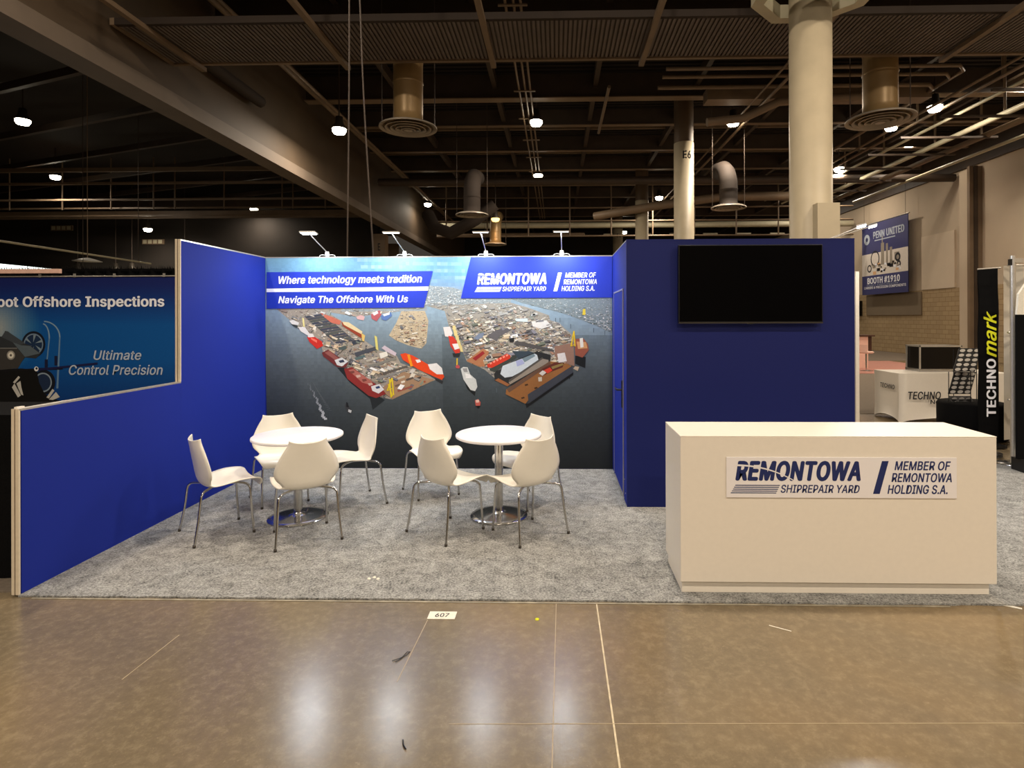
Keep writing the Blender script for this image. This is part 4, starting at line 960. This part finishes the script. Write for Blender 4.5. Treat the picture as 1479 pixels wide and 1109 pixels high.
# literature rack
t = thing('brochure_rack', 'tilted black rack of pale round samples beside the black banner', 'rack', (8.985, 1.80, .503))
for k, (z0, z1, yb, rows, dx) in enumerate(((.44, .77, .0, 5, .07), (.12, .425, .0, 5, .0), (.01, .075, .0, 1, .05))):
    w_ = .31; sh_ = .17 if rows == 5 else .04
    vs = [(dx, 0, z0), (dx + w_, 0, z0), (dx + w_ + sh_, .12, z1), (dx + sh_, .12, z1)]
    vs2 = [(x, y + .012, z) for x, y, z in vs]
    p = B().add(vs + vs2, [(0, 1, 2, 3), (7, 6, 5, 4), (0, 4, 5, 1), (1, 5, 6, 2), (2, 6, 7, 3), (3, 7, 4, 0)]).build('tray', 'black', t)
    for r in range(rows):
        for c in range(3):
            u = (c + .5) / 3; v = (r + .5) / rows
            cx_ = dx + w_ * u + sh_ * v; cy_ = .12 * v - .004; cz = z0 + (z1 - z0) * v
            B().add([(cx_ + .04 * math.cos(q * PI / 6) + .012 * math.sin(q * PI / 6), cy_ + .008 * math.sin(q * PI / 6) - .002, cz + .022 * math.sin(q * PI / 6)) for q in range(12)], [list(range(12))[::-1]]).build('sample_disc', 'reel', p)
b = B()
for x, y in ((.0, -.008), (.31, -.008), (.17, .14), (.50, .14)): b.tube([(x, y, 0), (x, y, .75 if y > 0 else .44)], .006, 6)
b.build('wire_frame', 'black', t)
b = B(); prof = [(0, 0), (.42, 0), (.43, .02), (.43, .47), (.41, .495), (0, .50)]
b.lathe([(r, z) for r, z in prof], n=40); tag(b.build('black_drum', 'black_cloth'), 'round black fabric drum below the sample rack', 'case'); bpy.context.scene.collection.objects[-1].location = (9.39, 1.90, 0.001)
t = thing('upright_banner', 'tall narrow black banner with white and yellow vertical lettering', 'banner', (8.985, 1.2, .001))
b = B(); nz = 20
for i in range(nz + 1):
    z = .04 + 2.31 * i / nz; w0 = .006 * math.sin(i * .9)
    b.v += [(0 + w0, .006 * math.sin(i * .7), z), (.255 + w0 * .4, .006 * math.sin(i * .7 + 1), z + .02 * (i == nz)), (0 + w0, .02, z), (.255 + w0 * .4, .02, z + .02 * (i == nz))]
for i in range(nz):
    a = i * 4
    for q in ((a, a + 1, a + 5, a + 4), (a + 2, a + 6, a + 7, a + 3), (a, a + 4, a + 6, a + 2), (a + 1, a + 3, a + 7, a + 5)): b.f.append(list(q)); b.sm.append(False); b.c.append(None)
b.build('fabric', 'black_cloth', t)
B().box(-.02, -.12, 0, .275, .14, .035).build('foot', 'black', t); B().tube([(.13, .04, .03), (.13, .04, 2.38)], .01, 8).build('pole', 'alu', t); B().tube([(.0, .02, 2.36), (.30, .02, 2.38)], .012, 8).build('top_bar', 'alu', t)
b = B(); put_text(b, 'TECHNO', lambda u, v: (.215 - v, -.009, u), .40, 0, 1.17, .125, .028); b.build('lettering', 'ink_white', t)
b = B(); put_text(b, 'mark', lambda u, v: (.225 - v, -.009, u), 1.19, 0, 1.80, .17, .018, .35); b.build('lettering', 'ink_yellow', t)
t = thing('plastic_backdrop', 'frosted plastic sheet on thin tubes right of the black banner', 'curtain', (9.27, 1.15, .001))
b = B(); nxx, nzz = 24, 16
b.add([(1.9 * i / nxx, .05 * math.sin(i * .8) * math.sin(j * .5 + 1), .1 + 2.3 * j / nzz) for j in range(nzz + 1) for i in range(nxx + 1)], [(j * (nxx + 1) + i, j * (nxx + 1) + i + 1, (j + 1) * (nxx + 1) + i + 1, (j + 1) * (nxx + 1) + i) for j in range(nzz) for i in range(nxx)], True)
b.build('sheet', 'sheet', t)
for z in (.64, 1.52, 2.4): B().tube([(0, -.07, z), (1.9, -.07, z)], .014, 8).build('cross_tube', 'alu', t)
for x in (1.9,): B().tube([(x, -.07, 0), (x, -.07, 2.42)], .014, 8).build('upright', 'alu', t)
t = thing('frame_pole', 'pale aluminium pole and frame at the right picture edge', 'pole', (8.71, .28, .001))
B().tube([(0, 0, .01), (0, 0, 2.44)], .028, 16).build('upright', 'alu', t); B().lathe([(.0, 0), (.16, 0), (.16, .012), (.03, .02)], n=28).build('foot_plate', 'steel', t)
B().box(.0, -.03, 2.36, 1.5, .03, 2.41).build('top_bar', 'alu', t); B().box(-.04, -.02, 2.33, .0, .02, 2.40).build('clamp', 'black', t); B().tube([(1.5, 0, 0), (1.5, 0, 2.41)], .028, 16).build('upright', 'alu', t)
t = thing('display_board', 'black hanging display board at the far right edge', 'display board', (8.50, -.05, .001))
B().box(.0, .0, .14, 1.2, .03, 1.75).build('board', 'black_cloth', t)
B().add([(0, .0, 1.75), (1.2, 0, 1.75), (1.2, 0, 2.3), (.1, 0, 2.1), (.02, 0, 1.98)] + [(0, .03, 1.75), (1.2, .03, 1.75), (1.2, .03, 2.3), (.1, .03, 2.1), (.02, .03, 1.98)], [(0, 1, 2, 3, 4), (9, 8, 7, 6, 5), (2, 7, 8, 3), (3, 8, 9, 4), (4, 9, 5, 0), (1, 6, 7, 2)]).build('upper_board', 'tape', t)
for x in (.05, 1.15): B().box(x - .02, -.1, 0, x + .02, .13, .14).build('foot', 'black', t)
b = B()
for k in range(3): b.tube([(.11 * math.cos(q * PI / 8), .08 * math.sin(q * PI / 8), .012 + k * .018) for q in range(17)], .008, 6)
o = b.build('cable_coil', 'black'); o.location = (8.72, .62, 0.0); tag(o, 'coiled black cable on the carpet behind the pale pole', 'cable')
tag(B().box(6.79, .08, 0.001, 6.83, .5, 2.25).build('cream_post', 'cream_profile'), 'narrow cream panel edge right of the storage room', 'panel')
# far stand with bar stool
t = thing('far_counter', 'pinkish white counter with brown back beside the bar stool', 'counter', (13.42, 13.2, FZ + .01))
B().bevbox(-.5, 0, 0, .55, .6, 1.08).build('body', 'pinkwhite', t); B().box(-.55, -.05, 1.08, .75, .65, 1.13).build('top', 'brown', t); B().box(.56, .1, .5, .72, .6, 1.08).build('side_shelf', 'brown', t)
t = thing('bar_stool', 'white bar stool on the pinkish carpet in the distance', 'stool', (13.42, 12.3, FZ + .01))
B().lathe([(0, .56), (.2, .565), (.23, .6), (.2, .63), (0, .63)], n=28).build('seat', 'pinkwhite', t)
b = B(); b.add([(.24 * math.cos(a), .24 * math.sin(a), z) for z, hs in ((.6, 0), (.85, 0)) for a in [PI * .6 + PI * .8 * k / 10 for k in range(11)]], [(k, k + 1, k + 12, k + 11) for k in range(10)], True); b.build('backrest', 'pinkwhite', t)
B().tube([(0, 0, .02), (0, 0, .57)], .025, 12).build('stem', 'chrome', t); B().lathe([(0, 0), (.2, 0), (.2, .012), (.03, .03)], n=28).build('base', 'chrome', t)
b = tag(B().box(20.04, 25.3, 1.82, 20.16, 25.9, 2.64).build('wall_screen', 'screen'), 'small dark screen on the far brick wall by the storage room edge', 'screen')
# wall banner
t = thing('wall_banner', 'hanging blue and white banner reading booth number 1910', 'banner', (19.85, 0, 0))
YB0, YB1 = 20.69, 24.72
def wb(u, v, L=0): return (-.004 - .002 * L, YB1 - (YB1 - YB0) * u, 2.92 + 3.68 * v)
def rect(u0, v0, u1, v1, m, name='print_field', L=1):
    return B().add([wb(u0, v0, L), wb(u1, v0, L), wb(u1, v1, L), wb(u0, v1, L)], [(0, 1, 2, 3)]).build(name, m, t)
B().box(0, YB0, 2.92, .02, YB1, 6.60).build('sheet', 'navy', t)
M['ban_navy'] = mat('banner_navy', (58, 60, 110), .7); M['ban_white'] = mat('banner_white', (222, 214, 204), .7); M['ban_orange'] = mat('banner_tan', (222, 176, 130), .7)
rect(0, .0, 1, .27, 'ban_navy'); rect(0, .27, 1, .58, 'ban_white'); rect(0, .58, 1, 1, 'ban_navy')
def tb(s, u0, v0, u1, v1, m, bold=.03):
    b = B(); put_text(b, s, lambda u, v: wb(u, v, 3), u0, v0, u1, v1, bold); b.build('lettering', m, t)
tb('BOOTH #1910', .13, .15, .84, .24, 'ink_white'); tb('PENN UNITED', .27, .78, .93, .88, 'ink_grey', .03); tb('CARBIDE & PRECISION COMPONENTS', .05, .08, .96, .115, 'ink_white', .02); tb('HIGH PRECISION', .12, .125, .80, .14, 'ink_grey', .0)
rect(.30, .745, .75, .76, 'ink_grey', 'rule', 3)
def wring(cu, cv, r, r0, m, L=3):
    b = B(); n = 20; A1 = [wb(cu + r * math.cos(2 * PI * k / n) * .92, cv + r * math.sin(2 * PI * k / n), L) for k in range(n)]; A2 = [wb(cu + r0 * math.cos(2 * PI * k / n) * .92, cv + r0 * math.sin(2 * PI * k / n), L) for k in range(n)]
    b.add(A1 + A2, [(k, (k + 1) % n, n + (k + 1) % n, n + k) for k in range(n)]).build('printed_part', m, t)
wring(.12, .79, .075, .03, 'ink_grey')
wring(.31, .50, .11, .09, 'ink_dark'); wring(.18, .37, .055, .035, 'ink_dark'); wring(.80, .47, .06, .03, 'ink_dark', 4); wring(.82, .38, .045, .02, 'ink_dark')
for u, w_, v0, v1 in ((.48, .035, .4, .70), (.475, .012, .70, .79), (.575, .022, .4, .68), (.66, .025, .4, .62), (.78, .05, .44, .54)): rect(u - w_, v0, u + w_, v1, 'diffuser', 'printed_part', 2)
rng2 = random.Random(5)
for k in range(26):
    u, v = rng2.uniform(.22, .85), rng2.uniform(.30, .42); s = rng2.uniform(.015, .04); rect(u - s, v - s * .6, u + s, v + s * .6, rng2.choice(['ink_dark', 'ban_orange', 'diffuser', 'ink_white']), 'printed_part', 4)
B().tube([(-.0, YB0 - .1, 6.62), (-.0, YB1 + .1, 6.62)], .03, 8).build('top_bar', 'alu', t)
for y in (YB0 + .2, YB1 - .2): B().tube([(0, y, 6.62), (0, y, 9.2)], .008, 5).build('hanger_wire', 'iron', t)
